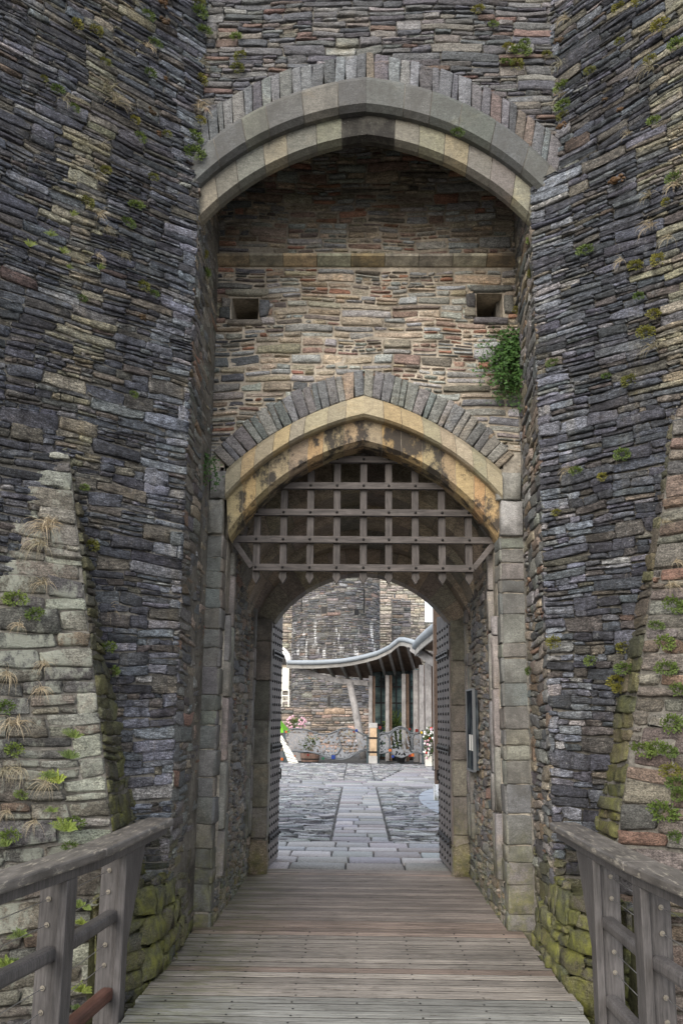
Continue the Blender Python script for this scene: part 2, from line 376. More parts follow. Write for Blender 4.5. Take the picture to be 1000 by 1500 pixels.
def face_map(p0, d, nrm, fn=None):
    def f(u, v, n):
        x = p0[0]+d[0]*u+nrm[0]*n; y = p0[1]+d[1]*u+nrm[1]*n; z = v
        if fn is not None:
            k = fn(u, v); x = x-nrm[0]*k; y = y-nrm[1]*k
        return np.stack([x, y, z], 1)
    return f
rng = np.random.default_rng(7)
def tower_col(side):
    def cf(r, u, v):
        c = pick(r, len(u), SLATE)
        if side == 'L':
            # pale ochre weathered streak down the face, and a green-grey one by the spur
            w_ = np.exp(-((u-(.95+.07*np.sin(v*1.5)))/.16)**2)*np.clip((v-3.2)/.6, 0, 1)*1.1
        else:
            w_ = np.clip((u-.85)/.35, 0, 1)*np.clip((v-3.6)/.5, 0, 1)*.75
        o_ = pick(r, len(u), OLIVE); m_ = (r.uniform(0, 1, len(u)) < w_)[:, None]; c = np.where(m_, o_, c)
        lo = (r.uniform(0, 1, len(u)) < np.clip((.75-v)/.35, 0, .85))[:, None]
        c = np.where(lo, pick(r, len(u), MOSS), c)
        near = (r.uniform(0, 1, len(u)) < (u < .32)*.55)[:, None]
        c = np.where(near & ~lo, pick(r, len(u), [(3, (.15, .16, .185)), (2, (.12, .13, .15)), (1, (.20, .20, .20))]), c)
        return c
    return cf
# left tower face, 45 degrees to the passage
rl = np.concatenate([layout(-.02, 2.9, ZB, 2.6, rng, bh=(.08, .18), L=(.2, .5), th=.062, asp=(1.8, 5)), layout(-.02, 2.9, 2.6, 4.2, rng, bh=(.07, .17), L=(.2, .5), th=.048, asp=(2, 6)), layout(-.02, 2.9, 4.2, ZT, rng, bh=(.06, .16), L=(.16, .5), th=.040, asp=(2.5, 8))])
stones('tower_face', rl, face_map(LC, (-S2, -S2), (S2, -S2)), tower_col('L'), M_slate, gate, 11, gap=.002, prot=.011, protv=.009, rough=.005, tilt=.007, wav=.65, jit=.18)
rl = layout(0, 2.2, ZB, ZT, rng, bh=(.14, .26), L=(.4, .8), th=.09)
stones('tower_face', rl, face_map((LC[0]-2.9*S2, LC[1]-2.9*S2), (-1, -.07), (.07, -1)), tower_col('X'), M_slate, gate, 12)
# right tower face; above the arch springing it sits a little further back
def setback(u, v): return .16*np.clip((v-6.02)/.06, 0, 1)*np.clip(1-u/1.4, 0, 1)
rr = np.concatenate([layout(-.02, 2.9, ZB, 2.6, rng, bh=(.08, .18), L=(.2, .5), th=.062, asp=(1.8, 5)), layout(-.02, 2.9, 2.6, 4.2, rng, bh=(.07, .17), L=(.2, .5), th=.048, asp=(2, 6)), layout(-.02, 2.9, 4.2, ZT, rng, bh=(.06, .16), L=(.16, .5), th=.040, asp=(2.5, 8))])
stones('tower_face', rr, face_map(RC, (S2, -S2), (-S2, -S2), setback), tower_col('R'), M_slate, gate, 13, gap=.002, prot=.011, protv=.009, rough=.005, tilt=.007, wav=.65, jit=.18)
rl = layout(0, 2.2, ZB, ZT, rng, bh=(.14, .26), L=(.4, .8), th=.09)
stones('tower_face', rl, face_map((RC[0]+2.9*S2, RC[1]-2.9*S2), (1, -.07), (-.07, -1)), tower_col('X'), M_slate, gate, 14)
# reveals between tower corner and recessed wall
def reveal_col(r, u, v):
    c = pick(r, len(u), GREY); m_ = (r.uniform(0, 1, len(u)) < .4)[:, None]; c = np.where(m_, pick(r, len(u), BROWN), c)
    lo = (r.uniform(0, 1, len(u)) < np.clip((.9-v)/.5, 0, .8))[:, None]
    return np.where(lo, pick(r, len(u), MOSS), c)
rv = layout(0.0, 1.25, -1, 8.2, rng, th=.065, L=(.2, .5))
stones('reveal_wall', rv, face_map(LC, (-.012, 1), (1, .012)), reveal_col, M_grey, gate, 15, gap=.004, prot=.012, protv=.008)
rv = layout(0.0, 1.2, -1, 8.2, rng, th=.065, L=(.2, .5))
stones('reveal_wall', rv, face_map(RC, (.05, .9987), (-.9987, .05)), reveal_col, M_grey, gate, 16, gap=.004, prot=.012, protv=.008)

# ---- pointed arches: arcs through springing, middle and apex (right half, mirrored)
class Arc:
    def __init__(s, p0, p1, p2):
        (ax, ay), (bx, by), (cx, cy) = p0, p1, p2
        d = 2*(ax*(by-cy)+bx*(cy-ay)+cx*(ay-by))
        ux = ((ax*ax+ay*ay)*(by-cy)+(bx*bx+by*by)*(cy-ay)+(cx*cx+cy*cy)*(ay-by))/d
        uy = ((ax*ax+ay*ay)*(cx-bx)+(bx*bx+by*by)*(ax-cx)+(cx*cx+cy*cy)*(bx-ax))/d
        s.c = (ux, uy); s.r = math.hypot(ax-ux, ay-uy); s.a0 = math.atan2(ay-uy, ax-ux); s.a1 = math.atan2(cy-uy, cx-ux)
        if s.a1 < s.a0: s.a1 += 2*math.pi
        s.len = s.r*(s.a1-s.a0)
    def __call__(s, t):
        a = s.a0+(s.a1-s.a0)*t; return s.c[0]+s.r*np.cos(a), s.c[1]+s.r*np.sin(a)
def ringpt(A, B, side, t, wt, cx=CX):
    xa, za = A(t); xb, zb = B(t); return cx+side*(xa+(xb-xa)*wt), za+(zb-za)*wt
def height_of(A, B=None, wt=0, cx=CX, t0=0):
    t = np.linspace(t0, 1, 60); x, z = ringpt(A, B or A, 1, t, wt, 0); i = np.argsort(x)
    return lambda X: np.interp(np.abs(np.asarray(X)-cx), x[i], z[i], right=-99)
def voussoirs(name, A, B, yf, n, t0, side_n, pal, mat, seed, prot=.02, t0r=None, cx=CX, tmin=.0):
    """thin radial slates standing on edge"""
    objs = []
    rng_ = np.random.default_rng(seed); rects = []; info = []
    for side, ts in ((-1, t0), (1, t0 if t0r is None else t0r)):
        e = np.linspace(ts, 1, n+1); e[1:-1] += rng_.uniform(-.28, .28, n-1)*(1-ts)/n
        for i in range(n):
            wcut = rng_.uniform(.93, 1.05)
            rects.append((side*10+e[i], side*10+e[i+1], 0, wcut))
    rects = np.array(rects); L = A.len
    def mp(u, v, nrm):
        side = np.where(u > 0, 1, -1); t = u-side*10
        x, z = ringpt(A, B, side, t, v, cx); return np.stack([x, np.full_like(x, yf)-nrm, z], 1)
    # scale the edge sizes: work in metres along the arc
    Lr = (B(1.)[1]-A(1.)[1])
    rm = rects.copy(); rm[:, 0] = rects[:, 0]*L; rm[:, 1] = rects[:, 1]*L; rm[:, 2] *= Lr; rm[:, 3] *= Lr
    def mp2(u, v, nrm): return mp(u/L, v/Lr, nrm)
    return stones(name, rm, mp2, lambda r, u, v: pick(r, len(u), pal), mat, gate, seed, gap=.0012, prot=prot*.5, protv=.0035, jit=.01, tilt=.006, wav=0, rough=.002, rc=.004, edge_d=-.001)
def order(name, A, B, prof, nb, t0, pal, mat, seed, mort, k=5, t0r=None, cx=CX, gap=.0022, parent=None, tint=None):
    """dressed blocks swept along the arch; prof = [(w, y)...] across the ring"""
    rng_ = np.random.default_rng(seed); V = []; F = []; C = []; P = len(prof)
    for side, ts in ((-1, t0), (1, t0 if t0r is None else t0r)):
        e = np.linspace(ts, 1, nb+1); e[1:-1] += rng_.uniform(-.15, .15, nb-1)*(1-ts)/nb
        cc = pick(rng_, nb, pal, .12)
        for i in range(nb):
            g2 = 0 if i == nb-1 else gap
            tt = np.linspace(e[i]+gap, e[i+1]-g2, k+1); off = rng_.uniform(-.004, .004); n0 = len(V)
            for t in tt:
                for (w_, y) in prof:
                    x, z = ringpt(A, B, side, t, w_, cx); V.append((x, y+off, z))
            for a in range(k):
                for b in range(P-1): F.append((n0+a*P+b, n0+a*P+b+1, n0+(a+1)*P+b+1, n0+(a+1)*P+b))
            F.append(tuple(n0+b for b in range(P))); F.append(tuple(n0+k*P+b for b in range(P))[::-1])
            C += [cc[i] if tint is None else tint(cc[i], side, e[i])]*((k+1)*P)
    o = mesh_np(name, V, F, mat, parent or gate, np.array(C), False)
    # mortar body just under the surface
    V = []; F = []
    ys = [p[1] for p in prof]; ymax = max(ys)
    for side, ts in ((-1, t0), (1, t0 if t0r is None else t0r)):
        n0 = len(V); tt = np.linspace(ts, 1, 24)
        for t in tt:
            for (w_, y) in prof:
                x, z = ringpt(A, B, side, t, .5+(w_-.5)*.96, cx); V.append((x, y+.008 if y < ymax else y, z))
        for a in range(23):
            for b in range(P-1): F.append((n0+a*P+b, n0+a*P+b+1, n0+(a+1)*P+b+1, n0+(a+1)*P+b))
    mesh_np('mortar_joint', V, F, mort, o, None, True)
    return o

# ---- great outer arch (between the towers)
OA = Arc((1.45, 5.60), (.80, 6.20), (0, 6.47))        # lower order, inner edge
OB = Arc((1.50, 5.83), (.84, 6.41), (0, 6.67))        # lower order / upper order
OCc = Arc((1.58, 6.05), (.89, 6.67), (0, 6.96))       # top of the upper order
OD = Arc((1.64, 6.35), (.95, 6.92), (0, 7.215))       # back of the slate ring
GREYD = [(3, (.112, .114, .108)), (2, (.14, .135, .118)), (2, (.092, .095, .095))]
BUFF = [(3, (.195, .18, .135)), (2, (.155, .148, .125)), (2, (.25, .21, .14))]
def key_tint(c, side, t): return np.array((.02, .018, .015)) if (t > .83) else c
order('arch_upper_order', OB, OCc, [(0, 7.42), (0, 7.17), (.14, 7.115), (.86, 7.10), (1, 7.12), (1.0, 7.30)], 7, -.06, GREYD, M_dress, 21, M_mort, t0r=-.1)
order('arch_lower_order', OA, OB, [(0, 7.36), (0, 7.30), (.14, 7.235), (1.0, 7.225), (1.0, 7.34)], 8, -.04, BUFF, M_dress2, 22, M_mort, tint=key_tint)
SLV = [(4, (.125, .128, .135)), (3, (.16, .162, .165)), (3, (.10, .10, .105)), (1.2, (.16, .13, .112)), (.6, (.18, .178, .17))]
voussoirs('arch_slate_ring', OCc, OD, 7.165, 21, -.02, None, SLV, M_grey, 23, t0r=-.03)
# wall above the arch
hA = height_of(OCc, OD, .5, t0=-.2); hI = height_of(OA, t0=-.2)
mb = MB(); xs = np.linspace(-1.5, 1.72, 60)
for i in range(59):
    a, b = xs[i], xs[i+1]; za, zb = hA(a), hA(b)
    za = max(za, 5.9); zb = max(zb, 5.9)
    mb.add([(a, 7.20, za), (b, 7.20, zb), (b, 7.20, ZT), (a, 7.20, ZT), (a, 7.42, za), (b, 7.42, zb), (b, 7.42, ZT), (a, 7.42, ZT)], [(0, 1, 2, 3), (7, 6, 5, 4), (0, 4, 5, 1)])
mb.build('upper_wall_core', M_mort, gate)
ru = layout(-1.42, 1.75, 5.9, ZT, rng, th=.048, bh=(.06, .16), L=(.2, .5))
ru = clip(ru, lambda u, v: v < hA(u))
ru = clip(ru, lambda u, v: v < 6.0+0*u)
UPW = [(4, (.13, .128, .128)), (3, (.10, .103, .112)), (2, (.165, .152, .135)), (1, (.15, .105, .09)), (1, (.21, .205, .20)), (2, (.07, .07, .078))]
stones('upper_wall', ru, lambda u, v, n: np.stack([u, 7.19-n, v], 1), lambda r, u, v: pick(r, len(u), UPW), M_grey, gate, 24, prot=.014, protv=.012, gap=.0025, rough=.0045)
# unseen cover added to keep the slot behind the arch dark
mb = MB(); mb.box(-1.5, 1.7, 7.38, 8.45, 7.6, 7.8); mb.build('slot_light_blocker', M_mort, gate)

# ---- recessed wall with string course, beam holes and the gate arch
YF = 8.40
GA = Arc((1.21, 3.26), (.72, 3.81), (0, 4.145))
GB = Arc((1.235, 3.60), (.70, 4.085), (0, 4.37))
GC = Arc((1.235, 3.875), (.69, 4.29), (0, 4.58))
GD = Arc((1.38, 4.0), (.74, 4.565), (0, 4.835))
hG = height_of(GC, GD, .45)
holes = [(at(340, 437, YF), at(378, 468, YF)), (at(697, 430, YF), at(736, 466, YF))]
H2 = [(a.x, b.x, b.z, a.z) for a, b in holes]
zs0 = at(540, 384, YF).z
def in_gate(u, v):
    r_ = (np.abs(u-CX) < 1.3) & (v < np.maximum(hG(u), 3.9)) & (v < hG(np.clip(u, CX-1.27, CX+1.27)))
    r_ |= (v < 3.9)
    for (a, b, c, d) in H2: r_ |= (u > a-.01) & (u < b+.01) & (v > c-.005) & (v < d+.005)
    return r_
mb = MB(); xs = sorted(list(np.linspace(-1.46, 1.56, 50))+[h for q in H2 for h in q[:2]])
for i in range(len(xs)-1):
    a, b = xs[i], xs[i+1]; m_ = (a+b)/2
    za, zb = (max(float(hG(x)), 3.3) for x in (a, b))
    seg = [(za, zb, 7.7, 7.7)]
    for q in H2:
        if q[0] < m_ < q[1]: seg = [(za, zb, q[2], q[2]), (q[3], q[3], 7.7, 7.7)]
    for (p, q_, s_, t_) in seg: mb.add([(a, YF, p), (b, YF, q_), (b, YF, t_), (a, YF, s_)], [(0, 1, 2, 3)])
for (a, b, c, d) in H2:   # the square pockets
    mb.add([(a, YF, c), (b, YF, c), (b, YF, d), (a, YF, d), (a, YF+.6, c+.11), (b, YF+.6, c+.11), (b, YF+.6, d), (a, YF+.6, d)], [(4, 5, 6, 7), (0, 1, 5, 4), (3, 7, 6, 2), (0, 4, 7, 3), (1, 2, 6, 5)])
mb.build('recessed_wall_core', M_mort_tan, gate)
rp = layout(-1.40, 1.52, 3.25, 7.6, rng, th=.05, L=(.2, .5), bh=(.08, .17), asp=(2, 5.5))
rp = clip(rp, in_gate)
rp = clip(rp, lambda u, v: (v > zs0-.05) & (v < zs0+.045) & (np.abs(u) < 9))
def pan_col(r, u, v):
    c = pick(r, len(u), TAN)
    low = (r.uniform(0, 1, len(u)) < np.clip((4.7-v)/.4, 0, .55))[:, None]
    c = np.where(low, pick(r, len(u), GREY)*1.15, c)
    ed = (np.clip((-.95-u)/.25, 0, .6) > r.uniform(0, 1, len(u)))[:, None]; c = np.where(ed, pick(r, len(u), GREY), c)
    return c
stones('recessed_wall', rp, lambda u, v, n: np.stack([u, YF-n, v], 1), pan_col, M_tan, gate, 31, gap=.0075, prot=.02, protv=.014)
for (a, b, c, d) in H2:
    big = np.array([(a-.07, b+.10, d+.006, d+.085), (a-.12, a-.006, c, c+.10), (a-.10, a-.006, c+.10, d), (b+.006, b+.11, c+.02, d-.02), (a-.04, b+.05, c-.075, c-.004)])
    stones('pocket_surround', big, lambda u, v, n: np.stack([u, YF-n, v], 1), lambda r, u, v: pick(r, len(u), GREY+PALE), M_grey, gate, 33+int(a*10), prot=.045, protv=.004, wav=0)
# string course: chamfered blocks
sx_ = np.linspace(-1.36, 1.50, 10)
mb = MB(); rr_ = np.random.default_rng(5)
for i in range(9):
    a, b = sx_[i]+.003, sx_[i+1]-.003; q = rr_.uniform(-.006, .006); c = tuple(pick(rr_, 1, [(2, (.46, .43, .34)), (1, (.40, .39, .36)), (1, (.46, .37, .23))])[0])
    y = YF-.13+q; z0, z1 = zs0-.04, zs0+.045
    pr = [(YF, z0-.012), (YF-.03, z0-.01), (y, z0+.04), (y, z1-.02), (YF, z1+.015)]
    vs = [(a, p[0], p[1]) for p in pr]+[(b, p[0], p[1]) for p in pr]
    mb.add(vs, [(j, j+1, 6+j, 5+j) for j in range(4)]+[(0, 1, 2, 3, 4), (9, 8, 7, 6, 5)], c)
mb.build('string_course', M_dress, gate)
OCH = [(3, (.38, .275, .145)), (2, (.34, .26, .155)), (2, (.30, .24, .165)), (1, (.36, .24, .12))]
OCH2 = [(3, (.38, .30, .17)), (2, (.34, .29, .20)), (2, (.30, .27, .20))]
order('gate_arch_inner_order', GA, GB, [(0, 8.75), (0, 8.52), (.16, 8.45), (1.0, 8.44), (1.0, 8.5)], 8, 0.0, OCH, M_ochre, 41, M_mort_tan)
order('gate_arch_hood', GB, GC, [(0, 8.46), (0, 8.35), (.10, 8.315), (.74, 8.305), (1, 8.37), (1, 8.45)], 8, 0.0, OCH2, M_ochre2, 42, M_mort_tan)
voussoirs('gate_arch_slate_ring', GC, GD, 8.375, 18, .02, None, [(4, (.19, .19, .185)), (3, (.155, .16, .165)), (2, (.23, .22, .20)), (1, (.27, .22, .17))], M_grey, 43, prot=.03)

# ---- jambs of the passage: dressed quoins, impost blocks
def jamb_col(r, u, v):
    c = pick(r, len(u), [(3, (.19, .185, .165)), (3, (.17, .17, .155)), (.6, (.20, .175, .145)), (1, (.15, .152, .15))], .12)
    lo = (r.uniform(0, 1, len(u)) < np.clip((1.0-v)/.8, 0, .6))[:, None]; return c
for sgn, xi, xo in ((-1, -1.205, -1.37), (1, 1.245, 1.48)):
    mb = MB(); x0, x1 = min(xi, xo), max(xi, xo)
    if sgn > 0: x1 += .02
    else: x0 -= .02
    mb.box(x0+(.012 if sgn > 0 else 0), x1-(0 if sgn > 0 else .012), YF, 8.62, -.3, 3.9); mb.box(x0+(.05 if sgn > 0 else -.06), x1+(.06 if sgn > 0 else -.05), 8.385, 8.62, 3.78, 4.12); mb.build('jamb_core', M_mort_pale, gate)
    v = -.25; rs = []; rs2 = []; rj = np.random.default_rng(50+sgn)
    while v < 3.24:
        h = rj.uniform(.11, .25); h = min(h, 3.27-v); e = rj.uniform(-.012, .012); rs.append((0, abs(xo-xi)+e, v, v+h)); rs2.append((-.02, rj.uniform(.12, .3), v, v+h)); v += h
    for (a, b) in ((3.27, 3.62), (3.62, 3.87)): pass
    stones('jamb_quoin', np.array(rs), lambda u, v, n, xi=xi, sgn=sgn: np.stack([xi+sgn*u, YF-.005-n, v], 1), jamb_col, M_dress, gate, 60+sgn, prot=.009, protv=.004, jit=.04, wav=0, tilt=.004, gap=.0025, rc=.003)
    stones('jamb_return', np.array(rs2), lambda u, v, n, xi=xi, sgn=sgn: np.stack([xi-sgn*(n-.005), YF+u, v], 1), jamb_col, M_dress, gate, 70+sgn, prot=.012, protv=.006, jit=.04, wav=0, tilt=.004, gap=.0025, rc=.003)
    imp = np.array([(-.0, abs(xo-xi)-.015, 3.275, 3.60), (-.03, abs(xo-xi)-.03, 3.60, 3.86)])
    stones('impost', imp, lambda u, v, n, xi=xi, sgn=sgn: np.stack([xi+sgn*u, YF-.005-n, v], 1), lambda r, u, v: pick(r, len(u), [(1, (.34, .33, .31)), (1, (.28, .27, .26))]), M_dress, gate, 80+sgn, prot=.055, protv=.003, jit=.01, wav=0, tilt=.002)

# ---- passage side walls, vault and stepped inner arches
PY0, PY1 = 8.6, 11.25
XL, XR = -1.195, 1.245
def pas_col(r, u, v):
    c = pick(r, len(u), BROWN); m_ = (r.uniform(0, 1, len(u)) < .4)[:, None]; return np.where(m_, pick(r, len(u), GREY), c)
for sgn, X in ((-1, XL), (1, XR)):
    rw = layout(0, PY1-PY0+.3, -.25, 3.5, rng, th=.055, L=(.2, .45), bh=(.09, .18), asp=(1.8, 4.5))
    # dressed upright strips and portcullis groove
    strips = [(.02, .14), (.24, .36), (1.98, 2.10), (2.2, 2.34)]
    def instrip(u, v, strips=strips):
        r_ = np.zeros(len(u), bool)
        for (a, b) in strips[:2]: r_ |= (u > a) & (u < b) & (v > .35)
        r_ |= (u > .13) & (u < .25) & (v > .0)
        for (a, b) in strips[2:]: r_ |= (u > a) & (u < b) & (v > .45)
        return r_
    rw = clip(rw, instrip)
    mb = MB(); xa = X-sgn*0; mb.box(min(X, X+sgn*.12), max(X, X+sgn*.12), PY0+.02, 12.0, -.3, 4.0)
    mb.build('passage_wall_core', M_mort_pale, gate)
    stones('passage_wall', rw, lambda u, v, n, X=X, sgn=sgn: np.stack([X-sgn*n, PY0+u, v], 1), pas_col, M_grey, gate, 90+sgn, gap=.004, prot=.014, protv=.010)
    rj = np.random.default_rng(95+sgn)
    for k, (a, b) in enumerate(strips):
        rs = []
        v = .35 if k < 2 else .45
        top = [2.6, 3.2, 2.4, 2.9][k]
        while v < top:
            h = rj.uniform(.3, .65); rs.append((a, b, v, min(v+h, top))); v += h
        stones('groove_jamb', np.array(rs), lambda u, v, n, X=X, sgn=sgn: np.stack([X-sgn*n, PY0+u, v], 1), lambda r, u, v: pick(r, len(u), [(2, (.24, .225, .205)), (1, (.20, .195, .19))], .12), M_dress, gate, 97+sgn+k*5, prot=.05, protv=.005, jit=.01, wav=0, tilt=.004)
# high vault just behind the portcullis
def vault(name, A, y0, y1, seed):
    rects = layout(y0, y1, 0, A.len, rng, bh=(.12, .2), L=(.3, .6), th=.14, asp=(2, 4))
    out = []
    for side in (-1, 1):
        def mp(u, v, n, side=side):
            t = v/A.len; x, z = A(t); dx, dz = x-A.c[0], z-A.c[1]; return np.stack([CX+side*(x-dx/A.r*n), u, z-dz/A.r*n], 1)
        stones(name, rects, mp, lambda r, u, v: pick(r, len(u), BROWN), M_vault, gate, seed+side, prot=.012, protv=.01, wav=0)
        V = []; F = []; tt = np.linspace(0, 1, 20)
        for t in tt:
            x, z = A(t); V += [(CX+side*x, y0-.3, z), (CX+side*x, y1, z)]
        F = [(2*i, 2*i+1, 2*i+3, 2*i+2) for i in range(19)]
        mesh_np('vault_core', V, F, M_mort, gate)
VA = Arc((1.25, 3.3), (.80, 4.0), (0, 4.45)); vault('vault', VA, 8.95, 9.6, 101)
VIN = [(3, (.30, .26, .205)), (2, (.24, .215, .175)), (2, (.34, .29, .22)), (1, (.20, .18, .155))]
def A3(w_, zs, zm, za): return Arc((w_, zs), (w_*.62, zm), (0, za))
R1a, R1b = A3(1.235, 3.0, 3.66, 3.95), A3(1.50, 3.45, 4.16, 4.55)
R2a, R2b = A3(1.225, 2.88, 3.54, 3.80), A3(1.45, 3.2, 3.86, 4.16)
R3a, R3b = A3(1.20, 2.86, 3.44, 3.64), A3(1.45, 3.05, 3.68, 3.98)
R4a, R4b = A3(1.03, 2.78, 3.17, 3.37), A3(1.28, 2.90, 3.48, 3.82)
order('vault_rib', R1a, R1b, [(0, 10.2), (0, 9.56), (.12, 9.5), (1, 9.5)], 7, -.12, VIN, M_vault, 111, M_mort)
order('vault_rib', R2a, R2b, [(0, 10.85), (0, 10.2), (.15, 10.15), (1, 10.15)], 7, -.12, VIN, M_vault, 112, M_mort)
order('vault_rib', R3a, R3b, [(0, 11.2), (0, 10.88), (.2, 10.8), (1, 10.8)], 6, -.12, VIN, M_vault, 113, M_mort)
order('door_arch', R4a, R4b, [(0, 11.6), (0, 11.26), (.2, 11.2), (1, 11.2), (1, 11.6)], 7, 0, VIN, M_vault, 114, M_mort)
# masonry mass over the passage and the wall towards the yard
mb = MB(); mb.box(-1.5, 1.7, 8.95, 12.5, 4.6, ZT)
mb.build('gatehouse_core', M_mort, gate)
mb = MB(); hD = height_of(R4a, R4b, .5, cx=.02)
xs = np.linspace(-1.5, 1.6, 50)
for i in range(49):
    a, b = xs[i], xs[i+1]; za, zb = max(float(hD(a)), 2.7), max(float(hD(b)), 2.7)
    mb.add([(a, 11.3, za), (b, 11.3, zb), (b, 11.3, 4.7), (a, 11.3, 4.7), (a, 11.9, za), (b, 11.9, zb), (b, 11.9, 4.7), (a, 11.9, 4.7)], [(0, 1, 2, 3), (7, 6, 5, 4), (0, 4, 5, 1)])
mb.build('inner_wall', M_mort, gate)
# door jambs (dressed, full height)
for sgn, xi in ((-1, -1.01), (1, 1.07)):
    rs = []; v = 0.0; rj = np.random.default_rng(130+sgn)
    mb = MB(); x0, x1 = sorted((xi+sgn*.01, xi+sgn*.3)); mb.box(x0, x1, 11.22, 11.6, -.1, 2.95); mb.build('jamb_core', M_mort, gate)
    while v < 2.78:
        h = rj.uniform(.28, .5); rs.append((-.0, .24, v, min(v+h, 2.82))); v += h
    stones('door_jamb', np.array(rs), lambda u, v, n, xi=xi, sgn=sgn: np.stack([xi+sgn*u, 11.22-n, v], 1), lambda r, u, v: pick(r, len(u), [(2, (.22, .205, .175)), (1, (.17, .16, .14))], .1), M_dress, gate, 131+sgn, prot=.03, protv=.004, jit=.01, wav=0, tilt=.003, gap=.003)
    stones('door_jamb', np.array([(0, .36, a, b) for _, _, a, b in rs]), lambda u, v, n, xi=xi, sgn=sgn: np.stack([xi+sgn*.01-sgn*(n), 11.2+u, v], 1), lambda r, u, v: pick(r, len(u), [(2, (.22, .205, .175)), (1, (.17, .16, .14))], .1), M_dress, gate, 135+sgn, prot=.01, protv=.003, jit=.01, wav=0, tilt=.003, gap=.003)
    # rough boulder at the foot
    stones('plinth_block', np.array([(0, .27, -.05, .34)]), lambda u, v, n, xi=xi, sgn=sgn: np.stack([xi+sgn*(u-.03), 11.18-n, v], 1), lambda r, u, v: pick(r, len(u), [(1, (.24, .20, .15))]), M_grey, gate, 139+sgn, prot=.09, protv=.01, wav=0, rough=.012)

# ---- doors: studded oak leaves standing open towards the yard
def door(px0, py0, px1, py1, sgn):
    a = atz(px0, py0, .02); b = atz(px1, py1, .02); H = 2.95
    d = (b-a); Ld = d.length; d.normalize(); nrm = Vector((-sgn*d.y, sgn*d.x, 0))
    if nrm.x*sgn > 0: nrm = -nrm
    def P(u, v, n=0): p = a+d*u+nrm*n; return (p.x, p.y, .02+v)
    mb = MB(); npl = 6; rj = random.Random(3)
    for i in range(npl):
        u0, u1 = Ld*i/npl+.004, Ld*(i+1)/npl-.004
        # the head of the leaf follows the arch
        def top(u): return H-.62*(u/Ld)**1.6 if False else H-.02-.0*u
        vs = [P(u0, 0, .0), P(u1, 0, .0), P(u1, H-.22*(1-u1/Ld)**1.5, .0), P(u0, H-.22*(1-u0/Ld)**1.5, .0)]
        vs += [P(u0, 0, -.06), P(u1, 0, -.06), P(u1, H-.22*(1-u1/Ld)**1.5, -.06), P(u0, H-.22*(1-u0/Ld)**1.5, -.06)]
        mb.add(vs, [(0, 1, 2, 3), (7, 6, 5, 4), (0, 4, 5, 1), (1, 5, 6, 2), (2, 6, 7, 3), (3, 7, 4, 0)])
    o = mb.build('door_leaf', M_door, gate, bevel=.004)
    mb = MB()
    for k in range(30):            # studs in a grid
        v = .08+k*(H-.3)/29
        for j in range(5):
            u = Ld*(j+.5)/5; p = Vector(P(u, v, .003)); mb.ball(p, .02, n=6, m=4, sq=(.7, 1, 1))
    tag(mb.build('iron_studs', M_black, o, smooth=True), kind='stuff')
    for v in (.30, 1.32, 2.42):
        mb = MB(); p0, p1 = Vector(P(.03, v, .012)), Vector(P(Ld*.94, v, .012)); mb.beam(p0, p1, .02, .07)
        for j in range(5): mb.ball(P(.1+j*Ld*.19, v, .03), .018, n=6, m=4)
        mb.build('hinge_strap', M_black, o)
    mb = MB(); mb.tube([P(Ld*.85, 1.05, .01), P(Ld*.85, 1.05, .03), P(Ld*.85, .93, .03), P(Ld*.85, .93, .01)], .01); mb.build('door_handle', M_black, o)
    return o
door(391, 1271, 407, 1255, -1)
door(662, 1279, 643, 1256, 1)

